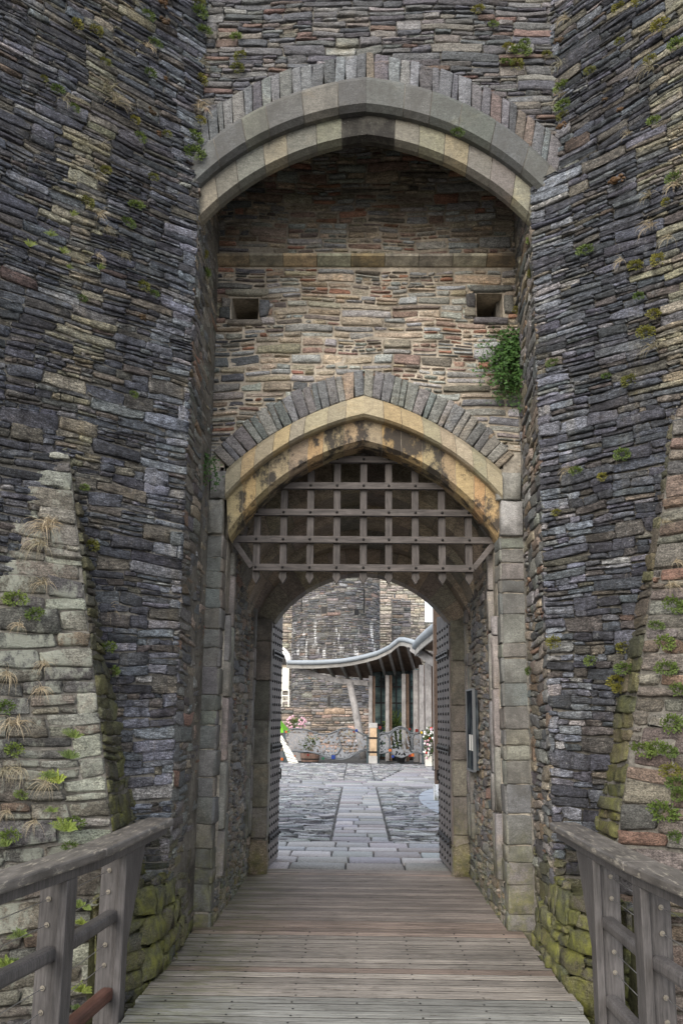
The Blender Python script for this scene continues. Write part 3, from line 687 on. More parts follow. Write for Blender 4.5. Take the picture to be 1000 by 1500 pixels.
# ---- spurs: square-based pyramids leaning against the towers
def spur(A, Lz, Qz, Rz, palette, mat, seed, side, grn):
    """A apex; L,Q,R functions of z giving plan points"""
    def tri_map(Pa, Pb):
        def f(u, v, n):
            out = np.zeros((len(u), 3))
            pa = np.stack([np.interp(v, zs_, Pa[:, 0]), np.interp(v, zs_, Pa[:, 1])], 1)
            pb = np.stack([np.interp(v, zs_, Pb[:, 0]), np.interp(v, zs_, Pb[:, 1])], 1)
            ln = np.maximum(np.linalg.norm(pb-pa, axis=1), 1e-4); d = (pb-pa)/ln[:, None]
            nr = np.stack([d[:, 1], -d[:, 0]], 1)*sg
            p = pa+d*u[:, None]+nr*n[:, None]
            out[:, :2] = p; out[:, 2] = v+n*.15; return out
        return f
    zs_ = np.array([-2.7, .45, A[2]])
    def tab(fz): return np.array([fz(z) for z in zs_])
    Lp, Qp, Rp = tab(Lz), tab(Qz), tab(Rz)
    for nm, Pa, Pb, pal, sg, wall in (('spur_front', Qp, Lp, palette, -1 if side < 0 else 1, 0), ('spur_side', Qp, Rp, grn, 1 if side < 0 else -1, 1)):
        def width(v, Pa=Pa, Pb=Pb):
            return np.interp(v, zs_, np.linalg.norm(Pb-Pa, axis=1))
        W = max(width(z) for z in zs_)
        rg = np.random.default_rng(seed)
        rs = layout(0, W+.1, -2.7, A[2]-.02, rg, bh=(.08, .17), L=(.22, .55), th=.085, asp=(1.8, 4.5))
        rs = clip(rs, lambda u, v: u > width(v)+.16)
        # larger dressed-looking blocks along the arris
        q = tri_map(Pa, Pb)
        def cf(r, u, v, pal=pal, wall=wall):
            c = pick(r, len(u), pal)*(.95 if side < 0 else 1.0)*(.7 if wall else 1)
            if not wall and side < 0:
                pale = (r.uniform(0, 1, len(u)) < np.clip(1.0-u/.42, 0, .85)*np.clip((v+.1)/.4, .2, 1))[:, None]; c = np.where(pale, pick(r, len(u), [(2, (.20, .20, .165)), (1, (.17, .165, .14)), (1, (.25, .25, .21))]), c)
            if wall: 
                lo = (r.uniform(0, 1, len(u)) < np.clip((1.0-v)/1., 0, .8))[:, None]; c = np.where(lo, pick(r, len(u), MOSS), c)
            return c
        m_ = mat if not wall else M_moss
        stones(nm, rs, q, cf, m_, gate, seed+wall, prot=.02 if not wall else .014, protv=.015 if not wall else .01, gap=.004, rc=.010, rough=.005)
        V = []; F = []; zz = np.linspace(-2.7, A[2], 16)
        for z in zz:
            for u in (0, float(width(z))): V.append(q(np.array([u]), np.array([z]), np.array([-.004]))[0])
        F = [(2*i, 2*i+1, 2*i+3, 2*i+2) for i in range(15)]
        mesh_np('spur_core', V, F, M_mort, gate)
def lin(A, P, stop=None):
    def f(z):
        zz = z if stop is None else max(z, stop); k = (A[2]-zz)/(A[2]-P[2]); return (A[0]+(P[0]-A[0])*k, A[1]+(P[1]-A[1])*k)
    return f
LN, LD_ = (1, -1, 0), LC[0]-LC[1]; RN, RD = (-1, -1, 0), -(RC[0]+RC[1])
A = atp(100, 652, LN, LD_); Lp = atp(0, 850, LN, LD_); Rp = atp(200, 1210, LN, LD_); Qp = at(163, 1200, 6.35)
spur(A, lin(A, Lp), lin(A, Qp, .45), lin(A, Rp, .5), SPUR, M_spur, 151, -1, MOSS+[(2, (.13, .125, .10)), (3, (.12, .115, .075))])
AR = atp(990, 592, RN, RD); Lr = Vector((AR.x+(AR.x-RC[0])*.4, AR.y-(AR.x-RC[0])*.4, AR.z-1.1)); Rr = atp(878, 1180, RN, RD); Qr = at(912, 1165, 6.5)
RED = [(3, (.135, .105, .082)), (2, (.115, .097, .082)), (1.5, (.15, .10, .073)), (2.5, (.125, .115, .10)), (1, (.17, .15, .12)), (1.5, (.08, .075, .072))]
spur(AR, lin(AR, Lr), lin(AR, Qr, .45), lin(AR, Rr, .5), RED, M_rspur, 161, 1, MOSS+[(3, (.16, .14, .09)), (3, (.12, .105, .08))])
# mossy plinth rubble bulging beside the bridge
for sgn, X0 in ((-1, -1.345), (1, 1.40)):
    rg = np.random.default_rng(170+sgn)
    rs = layout(0, 1.9, -1.6, .62, rg, bh=(.10, .22), L=(.18, .4), th=.11, asp=(1.3, 2.8))
    rs = clip(rs, lambda u, v: v > .62-.5*np.clip((u-1.2)/.7, 0, 1)-.55*np.clip((.35-u)/.35, 0, 1)*0+.05*np.sin(u*9))
    def pm(u, v, n, X0=X0, sgn=sgn):
        bul = .05*np.clip((.62-v)/.5, 0, 1)-.02*np.sin(u*4)
        x = X0-sgn*(n+bul-.03)+sgn*.22*np.clip((.55-u)/.55, 0, 1); return np.stack([x, 6.15+u, v], 1)
    stones('plinth', rs, pm, lambda r, u, v: pick(r, len(u), MOSS+[(2, (.15, .14, .10))]), M_moss, gate, 171+sgn, gap=.004, prot=.022, protv=.014, rc=.012, rough=.007, wav=.8)
    V = []; F = []; us = np.linspace(0, 1.9, 12)
    for u in us:
        for v in (-1.6, .55-.5*min(max((u-1.2)/.7, 0), 1)): V.append(pm(np.array([u]), np.array([v]), np.array([-.02]))[0])
        V.append(tuple(V[-1]+np.array((sgn*.4, 0, .0))))
    F = [(3*i, 3*i+1, 3*i+4, 3*i+3) for i in range(11)]+[(3*i+1, 3*i+2, 3*i+5, 3*i+4) for i in range(11)]
    mesh_np('plinth_core', V, F, M_mort_moss, gate)

# ================================================================== PORTCULLIS
port = tag(empty('portcullis', (CX, 8.75, 3.0)), 'raised wooden portcullis grid with pointed bar ends hanging under the gate arch', 'portcullis')
PYc = 8.78
vx = [at(x, 800, PYc).x for x in (376, 415, 454, 493, 532, 569, 608, 647, 686)]
hz = [at(532, y, PYc).z for y in (833, 792, 752.5, 713.5, 675)]
zt = [3.62, 3.84, 4.02, 4.15, 4.3, 4.15, 4.02, 3.84, 3.62]
for i, x in enumerate(vx):
    mb = MB(); zb = hz[0]-.085; wv = .033; y0, y1 = PYc-.012, PYc+.05
    pr = [(x, zb-.065), (x+wv*1.15, zb), (x+wv, zb+.03), (x+wv, zt[i]), (x-wv, zt[i]), (x-wv, zb+.03), (x-wv*1.15, zb)]
    n = len(pr); mb.add([(a, y0, b) for a, b in pr]+[(a, y1, b) for a, b in pr], [tuple(range(n)), tuple(range(n, 2*n))[::-1]]+[(j, n+j, n+(j+1) % n, (j+1) % n) for j in range(n)])
    mb.build('vertical_bar', M_iron, port, bevel=.004)
ends = [(at(371, 833, PYc).x, at(693, 833, PYc).x), (at(340, 792, PYc).x, at(726, 792, PYc).x), (vx[0]-.12, vx[8]+.12), (vx[1]-.1, vx[7]+.1), (vx[2]-.1, vx[6]+.1)]
for k, (a, b) in enumerate(ends):
    mb = MB(); mb.box(a, b, PYc-.06, PYc-.0125, hz[k]-.032, hz[k]+.032); o = mb.build('horizontal_bar', M_ironh, port, bevel=.004)
    for x in vx:
        if a < x < b:
            m2 = MB(); m2.ball((x, PYc-.062, hz[k]), .013, n=8, m=4); m2.build('bolt', M_black, o, smooth=True)
for s_, i0, e in ((-1, 0, ends[1][0]), (1, 8, ends[1][1])):
    mb = MB(); mb.beam((vx[i0]+s_*.035, PYc-.03, hz[0]), (e-s_*.03, PYc-.03, hz[1]-.03), .05, .05, up=(0, 1, 0)); mb.build('corner_brace', M_ironh, port, bevel=.004)

# ================================================================== FOOTBRIDGE
br = tag(empty('footbridge', (0, 6, 0)), 'weathered grey timber plank footbridge leading into the gate passage', 'bridge')
mb = MB(); rj = np.random.default_rng(9); y = -3.0
while y < 11.5:
    wd = .138 if rj.random() < .9 else .17
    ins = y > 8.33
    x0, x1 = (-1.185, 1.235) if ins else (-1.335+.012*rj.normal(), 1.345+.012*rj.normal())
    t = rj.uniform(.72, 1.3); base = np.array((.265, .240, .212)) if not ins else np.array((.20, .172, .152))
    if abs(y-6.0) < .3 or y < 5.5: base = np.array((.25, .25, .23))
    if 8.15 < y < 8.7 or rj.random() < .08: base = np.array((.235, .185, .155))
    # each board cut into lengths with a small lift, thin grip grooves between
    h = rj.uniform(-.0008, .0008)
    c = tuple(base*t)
    for gq in range(2):
        ya = y+(.011 if gq == 0 else .0055)+gq*wd/2; yb = y+(gq+1)*wd/2-(.0055 if gq == 0 else .011)
        segs = 8; vs = []; fs = []
        for i in range(segs+1):
            x = x0+(x1-x0)*i/segs; dz = rj.normal()*.0004+h
            vs += [(x, ya, dz), (x, yb, dz), (x, ya, -.04), (x, yb, -.04)]
        for i in range(segs):
            a = i*4; fs += [(a, a+4, a+5, a+1), (a, a+2, a+6, a+4), (a+1, a+5, a+7, a+3)]
        fs += [(0, 1, 3, 2), (segs*4, segs*4+2, segs*4+3, segs*4+1)]
        mb.add(vs, fs, c)
    y += wd
mb.build('plank_deck', M_deck, br)
mb = MB(); mb.box(-1.32, 1.33, -3, 8.33, -.03, -.0025); mb.box(-1.17, 1.22, 8.34, 11.5, -.03, -.0025); mb.build('gap_shade_sheet', plain_mat('painted_gap_shade', (.018, .016, .014), .95, 0, .4, 20, .2), br)  # near-black sheet stands in for the shade between the boards
mb = MB()
for x in (-1.2, -.4, .4, 1.2): mb.box(x-.08, x+.08, -3, 8.3, -.32, -.045)
mb.build('deck_beams', M_rail, br)
mb = MB()
yy = -2.93; rb = random.Random(5)
while yy < 8.3:
    for x in (-1.15, -.75, -.38, 0.0, .38, .78, 1.18):
        if rb.random() < .8: mb.ball((x+rb.uniform(-.01, .01), yy+rb.uniform(-.01, .01), .003), .008, n=6, m=3, sq=(1, 1, .4))
    yy += .138
tag(mb.build('deck_nails', M_black, br), kind='stuff')

# ================================================================== RAILINGS
def railing(side):
    lab = {-1: 'left dark timber railing with flat handrail, red-brown bottom rail and thin wires', 1: 'right dark timber railing with flat handrail, round-ended rails and thin wires'}[side]
    if side < 0:
        line = [(-1.365, 6.95), (-1.42, 5.35), (-1.60, 4.2), (-1.85, 2.6), (-2.1, .9), (-2.35, -.8)]
    else:
        line = [(1.42, 6.95), (1.425, 5.1), (1.50, 4.2), (1.62, 2.9), (1.85, 1.2), (2.1, -.6)]
    root = tag(empty('timber_railing', (line[0][0], line[0][1], 0)), lab, 'railing')
    Zt = 1.0
    def offs(p, q, o): 
        d = Vector((q[0]-p[0], q[1]-p[1], 0)).normalized(); return Vector((-d.y, d.x, 0))*o
    def pt(s_):
        tot = 0
        for a, b in zip(line, line[1:]):
            L = math.hypot(b[0]-a[0], b[1]-a[1])
            if s_ <= tot+L: k = (s_-tot)/L; return Vector((a[0]+(b[0]-a[0])*k, a[1]+(b[1]-a[1])*k, 0))
            tot += L
        return Vector((*line[-1], 0))
    for a, b in zip(line, line[1:]):
        A_, B_ = Vector((*a, Zt-.022)), Vector((*b, Zt-.022)); d = (B_-A_).normalized()*.0015
        mb = MB(); mb.beam(A_+d, B_-d, .19, .052); mb.build('handrail', M_cap, root, bevel=.012)
    mb = MB()
    for a, b in zip(line, line[1:]): mb.beam(Vector((*a, Zt-.077)), Vector((*b, Zt-.077)), .10, .056)
    mb.build('under_rail', M_rail, root, bevel=.005)
    ps = [.95, 1.88, 2.95, 4.05, 5.15, 6.2]; posts = []
    for s_ in ps:
        p = pt(s_); q = pt(s_+.1); d = (q-p).normalized(); nx = Vector((-d.y, d.x, 0))
        inner = nx*(1 if nx.x*side < 0 else -1)
        mb = MB()
        # outer plank and thicker inner upright, tight together
        c = p-inner*.055; mb.beam(Vector((c.x, c.y, -.9)), Vector((c.x, c.y, Zt-.106)), .115, .075, up=d)
        o = mb.build('post', M_rail, root, bevel=.006); posts.append((p, inner, d))
        mb = MB(); c = p+inner*.026-d*(-.01); mb.beam(Vector((c.x, c.y, -.25)), Vector((c.x, c.y, Zt-.106)), .045, .115, up=d); mb.build('post_facing', M_rail, o, bevel=.005)
        for z in (.80, .68, .39, .28):
            m2 = MB(); f = p-inner*.06+d*.039; m2.tube([f+Vector((0, 0, z)), f+d*.006+Vector((0, 0, z))], .013, 12); m2.tube([f+d*.006+Vector((0, 0, z)), f+d*.012+Vector((0, 0, z))], .006, 8); m2.build('washer', M_washer, o)
    # leaning end board between the first post and the end of the handrail
    p0, inner, d = posts[0]
    e = pt(.5)
    mb = MB(); a0 = p0+inner*.02-d*.05
    zt_ = Zt-.108
    t1 = e+inner*.0; t0_ = p0+inner*.0-d*.045
    vs = []
    for s_ in (-.03, .03):
        vs += [t0_+inner*s_+Vector((0, 0, zt_)), t1+inner*s_+Vector((0, 0, zt_)), t0_+inner*s_-d*.03+Vector((0, 0, .3)), t0_+inner*s_+Vector((0, 0, .3))]
    mb.add(vs, [(0, 1, 2, 3), (7, 6, 5, 4), (0, 4, 5, 1), (1, 5, 6, 2), (2, 6, 7, 3), (3, 7, 4, 0)])
    mb.build('end_bracket', M_rail, root, bevel=.004)
    # mid and bottom rails between the posts, wires
    for i in range(len(posts)-1):
        (p, i1, d1), (q, i2, d2) = posts[i], posts[i+1]
        for z, m in ((.55, M_rail), (.13, M_red if side < 0 else M_rail)):
            a = p-i1*.03+d1*.04; b = q-i2*.03-d2*.04; mb = MB(); mb.beam(Vector((a.x, a.y, z)), Vector((b.x, b.y, z)), .075, .07)
            mb.build('mid_rail' if z > .3 else 'bottom_rail', m, root, bevel=.02)
        for z in (.80, .68, .39, .28):
            a = p-i1*.06; b = q-i2*.06; mb = MB(); mb.tube([(a.x, a.y, z), ((a.x+b.x)/2, (a.y+b.y)/2, z-.006), (b.x, b.y, z)], .0025, 5); mb.build('wire', M_steel, root)
railing(-1); railing(1)

# ================================================================== GROUND, YARD
mb = MB(); mb.box(-60, 60, -60, 13, -2.75, -2.7); tag(mb.build('ditch_ground', M_mort_ground), kind='structure')
YMAX = 400
mb = MB(); mb.box(-200, 200, 11.55, YMAX, -.5, -.03); tag(mb.build('courtyard_ground', mortar('yard_joints', (.10, .098, .095))), kind='structure')
M_slab = stone_mat('slab_paving', lam=0, contrast=(.8, 1.2), lich=.8, bumpd=.004)
M_cob = stone_mat('pitched_slate', lam=0, contrast=(.65, 1.4), lich=.8, bumpd=.01)
BLUE = [(3, (.275, .275, .285)), (2, (.23, .23, .24)), (2, (.32, .312, .305)), (1, (.20, .192, .19))]
COB = [(3, (.24, .245, .25)), (2, (.17, .175, .185)), (2, (.31, .31, .31)), (1, (.12, .12, .13))]
def floor(u, v, n): return np.stack([u, v, n-.03], 1)
TY = 14.1
def slabrows(x0f, x1f, y0, y1, dy, lx, rng_):
    out = []; y = y0
    while y < y1-.02:
        d = min(rng_.uniform(*dy), y1-y); x = x0f(y+d/2)-rng_.uniform(0, .3); xe = x1f(y+d/2)
        while x < xe-.05:
            l = rng_.uniform(*lx); b = min(x+l, xe)
            if xe-b < .12: b = xe
            a = max(x, x0f(y+d/2))
            if b-a > .05: out.append((a, b, y, y+d))
            x = b
        y += d
    return out
rg = np.random.default_rng(201)
sl = slabrows(lambda y: -1.25, lambda y: 1.35, 11.52, TY, (.38, .55), (.45, .8), rg)
pth = slabrows(lambda y: -.36-.0*(y-14), lambda y: .46, TY, 24.8, (.36, .55), (.4, .85), rg)
cross = slabrows(lambda y: -1.4-(y-24.8)*.05, lambda y: 6.0, 24.8, 27.2, (.5, .7), (.6, 1.1), rg)
far = slabrows(lambda y: .6+.15*(y-27), lambda y: 6, 27.2, 34, (.6, .8), (.6, 1.2), rg)
def diag(y): return -.35-(y-24.8)*1.15
left = slabrows(lambda y: diag(y)-1.7, lambda y: diag(y)+.15, 24.8, 30.5, (.5, .7), (.6, 1.1), rg)
o = stones('paved_path', np.array(sl+pth+cross+far+left), floor, lambda r, u, v: pick(r, len(u), BLUE, .15), M_slab, None, 202, gap=.007, prot=.03, protv=.004, jit=.02, tilt=.003, wav=0, rough=.0012, rc=.004)
tag(o, kind='structure')
cb = []
for (x0, x1, y0, y1) in ((-3.2, -.38, TY, 37), (.48, 4.0, TY, 37), (-.38, .48, 27.2, 37)):
    r_ = layout(x0, x1, y0, y1, rg, bh=(.09, .14), L=(.3, .6), th=.11, asp=(2, 5)); cb.append(r_)
cb = np.concatenate(cb)
def inpath(u, v):
    return ((v > 24.8) & (v < 27.2) & (u > -1.5)) | ((v >= 27.2) & (v < 34) & (u > .55+.15*(v-27))) | ((v > 24.8) & (v < 30.5) & (u > diag(v)-1.7) & (u < diag(v)+.15))
cb = clip(cb, inpath)
o = stones('slate_cobbles', cb, floor, lambda r, u, v: pick(r, len(u), COB, .25), M_cob, None, 203, gap=.012, prot=.022, protv=.014, jit=.1, tilt=.02, wav=.5, rough=.004, rc=.02)
tag(o, kind='structure')
# smooth pale apron beside the right-hand door
V = [(2.35, 20.6, .004)]; n = 40
for k in range(n): a = 2*math.pi*k/n; V.append((2.35+1.05*math.cos(a), 20.6+4.3*math.sin(a), .004))
o = mesh_np('paved_apron', V, [(0, 1+k, 1+(k+1) % n) for k in range(n)], plain_mat('smooth_apron', (.26, .29, .33), .7, 0, .15, 3, .2), None)
tag(o, kind='structure')
#PART2
# ================================================================== BEYOND THE GATE
def far_stain(m, c):
    sx = nn(m.t, 'ShaderNodeSeparateXYZ'); m.L(m.co, sx.inputs[0])
    n = m.noise((1, .2, .28), 2.6, 6, .75)
    # white lime runs in a band across the round tower
    z = sx.outputs[2]; band = m.math('MULTIPLY', m.math('SUBTRACT', 1, m.math('ABSOLUTE', m.math('MULTIPLY', m.math('SUBTRACT', z, 5.9), .75))), 1)
    f = m.math('MULTIPLY', m.ramp(n, [(.54, 0), (.60, 1)]), m.ramp(band, [(0, 0), (.5, 1)]))
    c = m.mix('MIX', m.math('MULTIPLY', f, .9), c, (.75, .75, .74))
    return m.mix('MIX', m.math('MULTIPLY', m.ramp(m.noise((1, 1, .6), .55, 4, .6), [(.45, 0), (.6, 1)]), .5), c, m.mix('MULTIPLY', 1, c, (.5, .5, .5)))
M_far = stone_mat('far_tower_masonry', lam=.3, sc=.35, lich=.6, bumpd=.04, stain=far_stain)
M_far2 = stone_mat('far_wall_masonry', lam=.3, sc=.35, lich=.6, bumpd=.04)
FARP = [(3, (.135, .13, .13)), (3, (.105, .105, .11)), (2, (.165, .152, .138)), (1, (.075, .075, .08)), (.6, (.18, .135, .11)), (.7, (.22, .215, .21))]
FTAN = [(3, (.34, .30, .245)), (2, (.28, .255, .22)), (2, (.38, .35, .31)), (1, (.22, .20, .18))]
FBRN = [(3, (.24, .19, .155)), (3, (.19, .16, .135)), (2, (.30, .22, .17)), (1, (.12, .11, .10)), (1, (.30, .28, .26))]
TYc = 57.5
xl, xr = at(427, 1000, TYc).x, at(555, 1000, TYc).x; TR = (xr-xl)/2; tcx = (xl+xr)/2
ztop = at(490, 850, TYc-TR).z
tw = tag(empty('round_tower', (tcx, TYc, 0)), 'dark weathered round castle tower with white streaks, seen through the gateway', 'tower')
rg = np.random.default_rng(301)
rs = layout(-1.75*TR, 1.75*TR, -.5, ztop, rg, bh=(.16, .3), L=(.4, .9), th=.10, asp=(2.5, 5))
slits = [(533, 862, 533, 897, .05), (475, 889, 475, 899, .16), (522, 893, 522, 901, .14), (441, 870, 441, 895, .05), (482, 1020, 482, 1034, .06)]
sl_uv = []
for (a, b, c_, d, hw) in slits:
    p = at(a, b, TYc-TR*.9); q = at(c_, d, TYc-TR*.9); u = math.asin(max(-1, min(1, (p.x-tcx)/TR)))*TR; sl_uv.append((u-hw, u+hw, q.z, p.z))
def in_sl(u, v):
    r_ = np.zeros(len(u), bool)
    for (a, b, c_, d) in sl_uv: r_ |= (u > a) & (u < b) & (v > c_) & (v < d)
    return r_
rs = clip(rs, in_sl)
stones('tower_wall', rs, lambda u, v, n: np.stack([tcx+(TR+n)*np.sin(u/TR), TYc-(TR+n)*np.cos(u/TR), v], 1), lambda r, u, v: pick(r, len(u), FARP), M_far, tw, 302, gap=.012, prot=.04, protv=.03)
mb = MB(); pl = [(tcx+TR*math.sin(a), TYc-TR*math.cos(a)) for a in np.linspace(0, 2*math.pi, 49)[:-1]]; mb.prism(pl, -.5, ztop-.02); mb.build('tower_core', M_mort, tw, smooth=False)
for (a, b, c_, d) in sl_uv:
    mb = MB(); u = (a+b)/2; x, y = tcx+(TR+.004)*math.sin(u/TR), TYc-(TR+.004)*math.cos(u/TR); mb.beam((x, y, c_), (x, y, d), (b-a), .02, up=(math.sin(u/TR), -math.cos(u/TR), 0)); mb.build('arrow_slit', M_black, tw)

def farwall(name, label, px0, px1, pytop, Y, pal, seed, cat='wall', jag=0, extra=None, zb=-.5, mat=None, th=.14, depth=2.0):
    x0, x1 = at(px0, 1000, Y).x, at(px1, 1000, Y).x; zt_ = at((px0+px1)/2, pytop, Y).z
    root = tag(empty(name, ((x0+x1)/2, Y, 0)), label, cat)
    rg = np.random.default_rng(seed); rs = layout(x0, x1, zb, zt_, rg, bh=(.2, .4), L=(.5, 1.2), th=th, asp=(2.2, 5))
    def top(u): return zt_-jag*(.5+.5*np.sin(u*3.1+1)*np.sin(u*7.7))
    def lft(v): return x0+jag*.6*(.5+.5*np.sin(v*2.3)*np.sin(v*6.1))
    if jag: rs = clip(rs, lambda u, v: (v > top(u)) | (u < lft(v)))
    if extra: rs = clip(rs, extra)
    stones('wall_face', rs, lambda u, v, n: np.stack([u, Y-n, v], 1), lambda r, u, v: pick(r, len(u), pal), mat or M_far2, root, seed, gap=.014, prot=.05, protv=.035)
    mb = MB(); mb.box(x0+jag*.6, x1, Y+.005, Y+depth, zb, zt_-jag); mb.build('wall_core', M_mort, root)
    return root, x0, x1, zt_
farwall('curtain_wall', 'tall pale ruined castle wall rising behind the round tower', 556, 623, 770, 64, FTAN, 311)
farwall('ruined_wall', 'broken rubble wall end with ragged dark edge right of the round tower', 568, 602, 868, 60, FARP, 312, jag=.5)
farwall('curtain_wall', 'low distant castle wall under the white sky at the right of the gateway', 623, 860, 912, 66, FTAN, 313)
farwall('castle_keep_wall', 'high grey castle wall closing the view above the round tower', 440, 556, 740, 66, FARP, 314, mat=M_far2)
farwall('low_stone_wall', 'low brown rubble wall behind the decorative metal fence', 405, 548, 1036, 50, FBRN, 315)
rt, x0, x1, zt_ = farwall('arched_wall', 'pale stone wall with an arched opening beside the left door', 230, 428, 880, 58, FTAN, 316)
c0 = at(408, 965, 57.9); r0 = 1.0
for k, (dr, m_) in enumerate(((0, M_dress), (.22, M_vault))):
    mb = MB(); mb.tube([(c0.x+(r0-dr)*math.cos(a)*.75, 57.85+.1*k, c0.z-.35+(r0-dr)*math.sin(a)) for a in np.linspace(0, math.pi, 20)], .11, 6); mb.build('arch_moulding', m_, rt, smooth=True)
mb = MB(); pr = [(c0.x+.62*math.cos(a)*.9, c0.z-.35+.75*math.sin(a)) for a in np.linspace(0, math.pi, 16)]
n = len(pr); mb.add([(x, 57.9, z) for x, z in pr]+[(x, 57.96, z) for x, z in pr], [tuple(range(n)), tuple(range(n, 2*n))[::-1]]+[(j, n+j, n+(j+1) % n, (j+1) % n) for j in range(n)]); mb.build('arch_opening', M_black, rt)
wv = plain_mat('white_render', (.72, .70, .62), .7, 0, .1, 3, .1)
a, b = at(412, 985, 57.8), at(423, 1012, 57.8); mb = MB(); mb.box(a.x-.5, b.x, 57.8, 57.95, b.z, a.z+.3); mb.build('pale_panel', wv, rt)
wr = tag(empty('white_railing', (at(415, 1025, 52).x, 52, 0)), 'short white railing above the green parasol by the left door', 'railing')
for py in (1011, 1019, 1027):
    p, q = at(400, py, 52), at(424, py, 52); mb = MB(); mb.tube([p, q], .035, 6); mb.build('rail', wv, wr)
for px in (413, 423):
    p, q = at(px, 1010, 52), at(px, 1036, 52); mb = MB(); mb.tube([p, (p.x, p.y, q.z)], .04, 6); mb.build('post', wv, wr)

# ---- timber pavilion with wavy canopy
pav = tag(empty('timber_pavilion', (.5, 39, 0)), 'timber pavilion with wavy canopy, grey tubular roof edge and weathered posts', 'pavilion')
M_tube = plain_mat('grey_metal_roof_edge', (.27, .30, .325), .55, .1, .12, 2, .05)
M_ptim = wood_mat('grey_oak', (.30, .285, .275), (8, 8, 1), .4, .7, (.45, .43, .41), .62)
M_pdark = wood_mat('brown_soffit', (.15, .10, .07), (8, 1, 8), .4, .7, (.25, .16, .10), .6)
M_fascia = wood_mat('pale_fascia', (.28, .27, .25), (1, 8, 8), .3, .7, (.5, .5, .46), .6)
T1 = [(420, 970, 38), (440, 970.5, 38), (460, 970.5, 38), (480, 969.5, 38), (500, 968, 38), (520, 965, 38), (537, 961, 38), (552, 957, 37.8), (563, 952, 37.5), (571, 948, 37.2), (578, 942, 37), (585, 937, 36.8), (592, 937, 36.4), (600, 939, 36), (609, 942, 35.5)]
T2 = [(608, 947, 35.4), (615, 938, 34.3), (625, 929, 33), (636, 920, 31.5), (648, 910, 30), (680, 884, 27)]
P1 = [at(*t) for t in T1]; P2 = [at(*t) for t in T2]
mb = MB(); mb.tube(P1, [.075]+[.09]*13+[.10], 12); mb.build('roof_edge_tube', M_tube, pav, smooth=True)
mb = MB(); mb.tube(P2, [.13, .155, .16, .16, .16, .16], 12); mb.build('roof_edge_tube', M_tube, pav, smooth=True)
def backpt(i, P, T):
    px = T[i][0]; pyb = np.interp(px, [420, 450, 500, 540, 580, 600, 620, 640], [979, 984, 990, 994, 986, 978, 972, 962]); return at(px+10, float(pyb), P[i].y+4.5)
for P, T, nm in ((P1, T1, 'a'), (P2, T2, 'b')):
    mb = MB(); vs = []; n = len(P)
    for i in range(n):
        b_ = backpt(i, P, T) if nm == 'a' else Vector((P[i].x+3.2, P[i].y+1.5, P[i].z-.35)); o_ = Vector((0, 0, .06)) 
        vs += [P[i]-o_, P[i]+o_*.3, b_+o_, b_-o_*.5]
    fs = []
    for i in range(n-1):
        a = i*4; fs += [(a, a+4, a+7, a+3), (a+1, a+2, a+6, a+5), (a+3, a+7, a+6, a+2), (a, a+1, a+5, a+4)]
    fs += [(0, 3, 2, 1), (n*4-4, n*4-3, n*4-2, n*4-1)]
    mb.add(vs, fs); mb.build('roof_deck', M_pdark, pav)
    mb = MB()
    for i in range(n-1): mb.beam(P[i]+Vector((0, .06, -.16 if nm == 'a' else -.25)), P[i+1]+Vector((0, .06, -.16 if nm == 'a' else -.25)), .05, .14 if nm == 'a' else .2)
    mb.build('fascia', M_fascia, pav)
for px in (457, 480, 500, 520, 538, 556, 570, 582, 597):
    t = np.interp(px, [q[0] for q in T1], range(len(T1))); i = min(int(t), len(T1)-2); p = P1[i].lerp(P1[i+1], t-i); b_ = backpt(i, P1, T1).lerp(backpt(i+1, P1, T1), t-i)
    mb = MB(); mb.beam(p+Vector((0, .1, -.17)), b_+Vector((0, 0, -.14)), .09, .17); mb.build('rafter', M_ptim, pav, bevel=.005)
for (px, pyt, Y, wd) in ((542.5, 990, 39.3, .2), (567, 989, 39.2, .2), (591, 987, 39, .22), (608.5, 981, 38.5, .26), (617, 974, 38, .26), (627, 970, 36.2, .3), (636, 966, 34.5, .14)):
    p = at(px, pyt, Y); mb = MB(); mb.box(p.x-wd*.35, p.x+wd*.35, Y, Y+wd*1.6, 0, p.z); mb.build('post', M_ptim, pav, bevel=.008)
    mb = MB(); mb.box(p.x+wd*.36, p.x+wd*.95, Y+.12, Y+wd*1.5, 0, p.z); mb.build('post', M_pdark, pav, bevel=.008)
p, q = at(512, 1000, 39), at(528, 1085, 39); q2 = at(532, 1112, 39); mb = MB(); mb.tube([p, p.lerp(q, .5)+Vector((.03, 0, 0)), q, q2], [.13, .145, .15, .14], 12); mb.build('leaning_log_post', M_ptim, pav, smooth=True)
bm_ = [at(430, 979, 38.6), at(450, 985, 38.7), at(475, 993, 38.8), at(500, 998, 39), at(538, 1001, 39.2)]
mb = MB()
for a, b in zip(bm_, bm_[1:]): mb.beam(a, b, .14, .2)
mb.build('curved_beam', M_ptim, pav, bevel=.005)
mb = MB(); p, q = at(604, 948, 36), at(640, 972, 34.5); mb.beam(p, q, .2, .3); mb.build('tie_beam', M_ptim, pav, bevel=.005)
gl = Mat('glazing_painted_reflections', .08, .6); cg = gl.ramp(gl.noise((.5, 1, 1.2), 1.6, 4, .6), [(.35, (.015, .018, .02)), (.5, (.06, .10, .10)), (.65, (.16, .22, .20)), (.72, (.22, .13, .09))]); gl.color(cg)  # noise bands paint teal reflections into the glass colour
a, b = at(546, 990, 41), at(634, 1112, 41); mb = MB(); mb.box(a.x, b.x, 41, 41.05, .1, a.z+.3); gz = mb.build('glazing', gl.m, pav)
for px in (546, 558, 580, 600, 615, 633):
    x = at(px, 1000, 40.96).x; mb = MB(); mb.box(x-.03, x+.03, 40.93, 40.998, .1, a.z+.3); mb.build('mullion', M_black, gz)
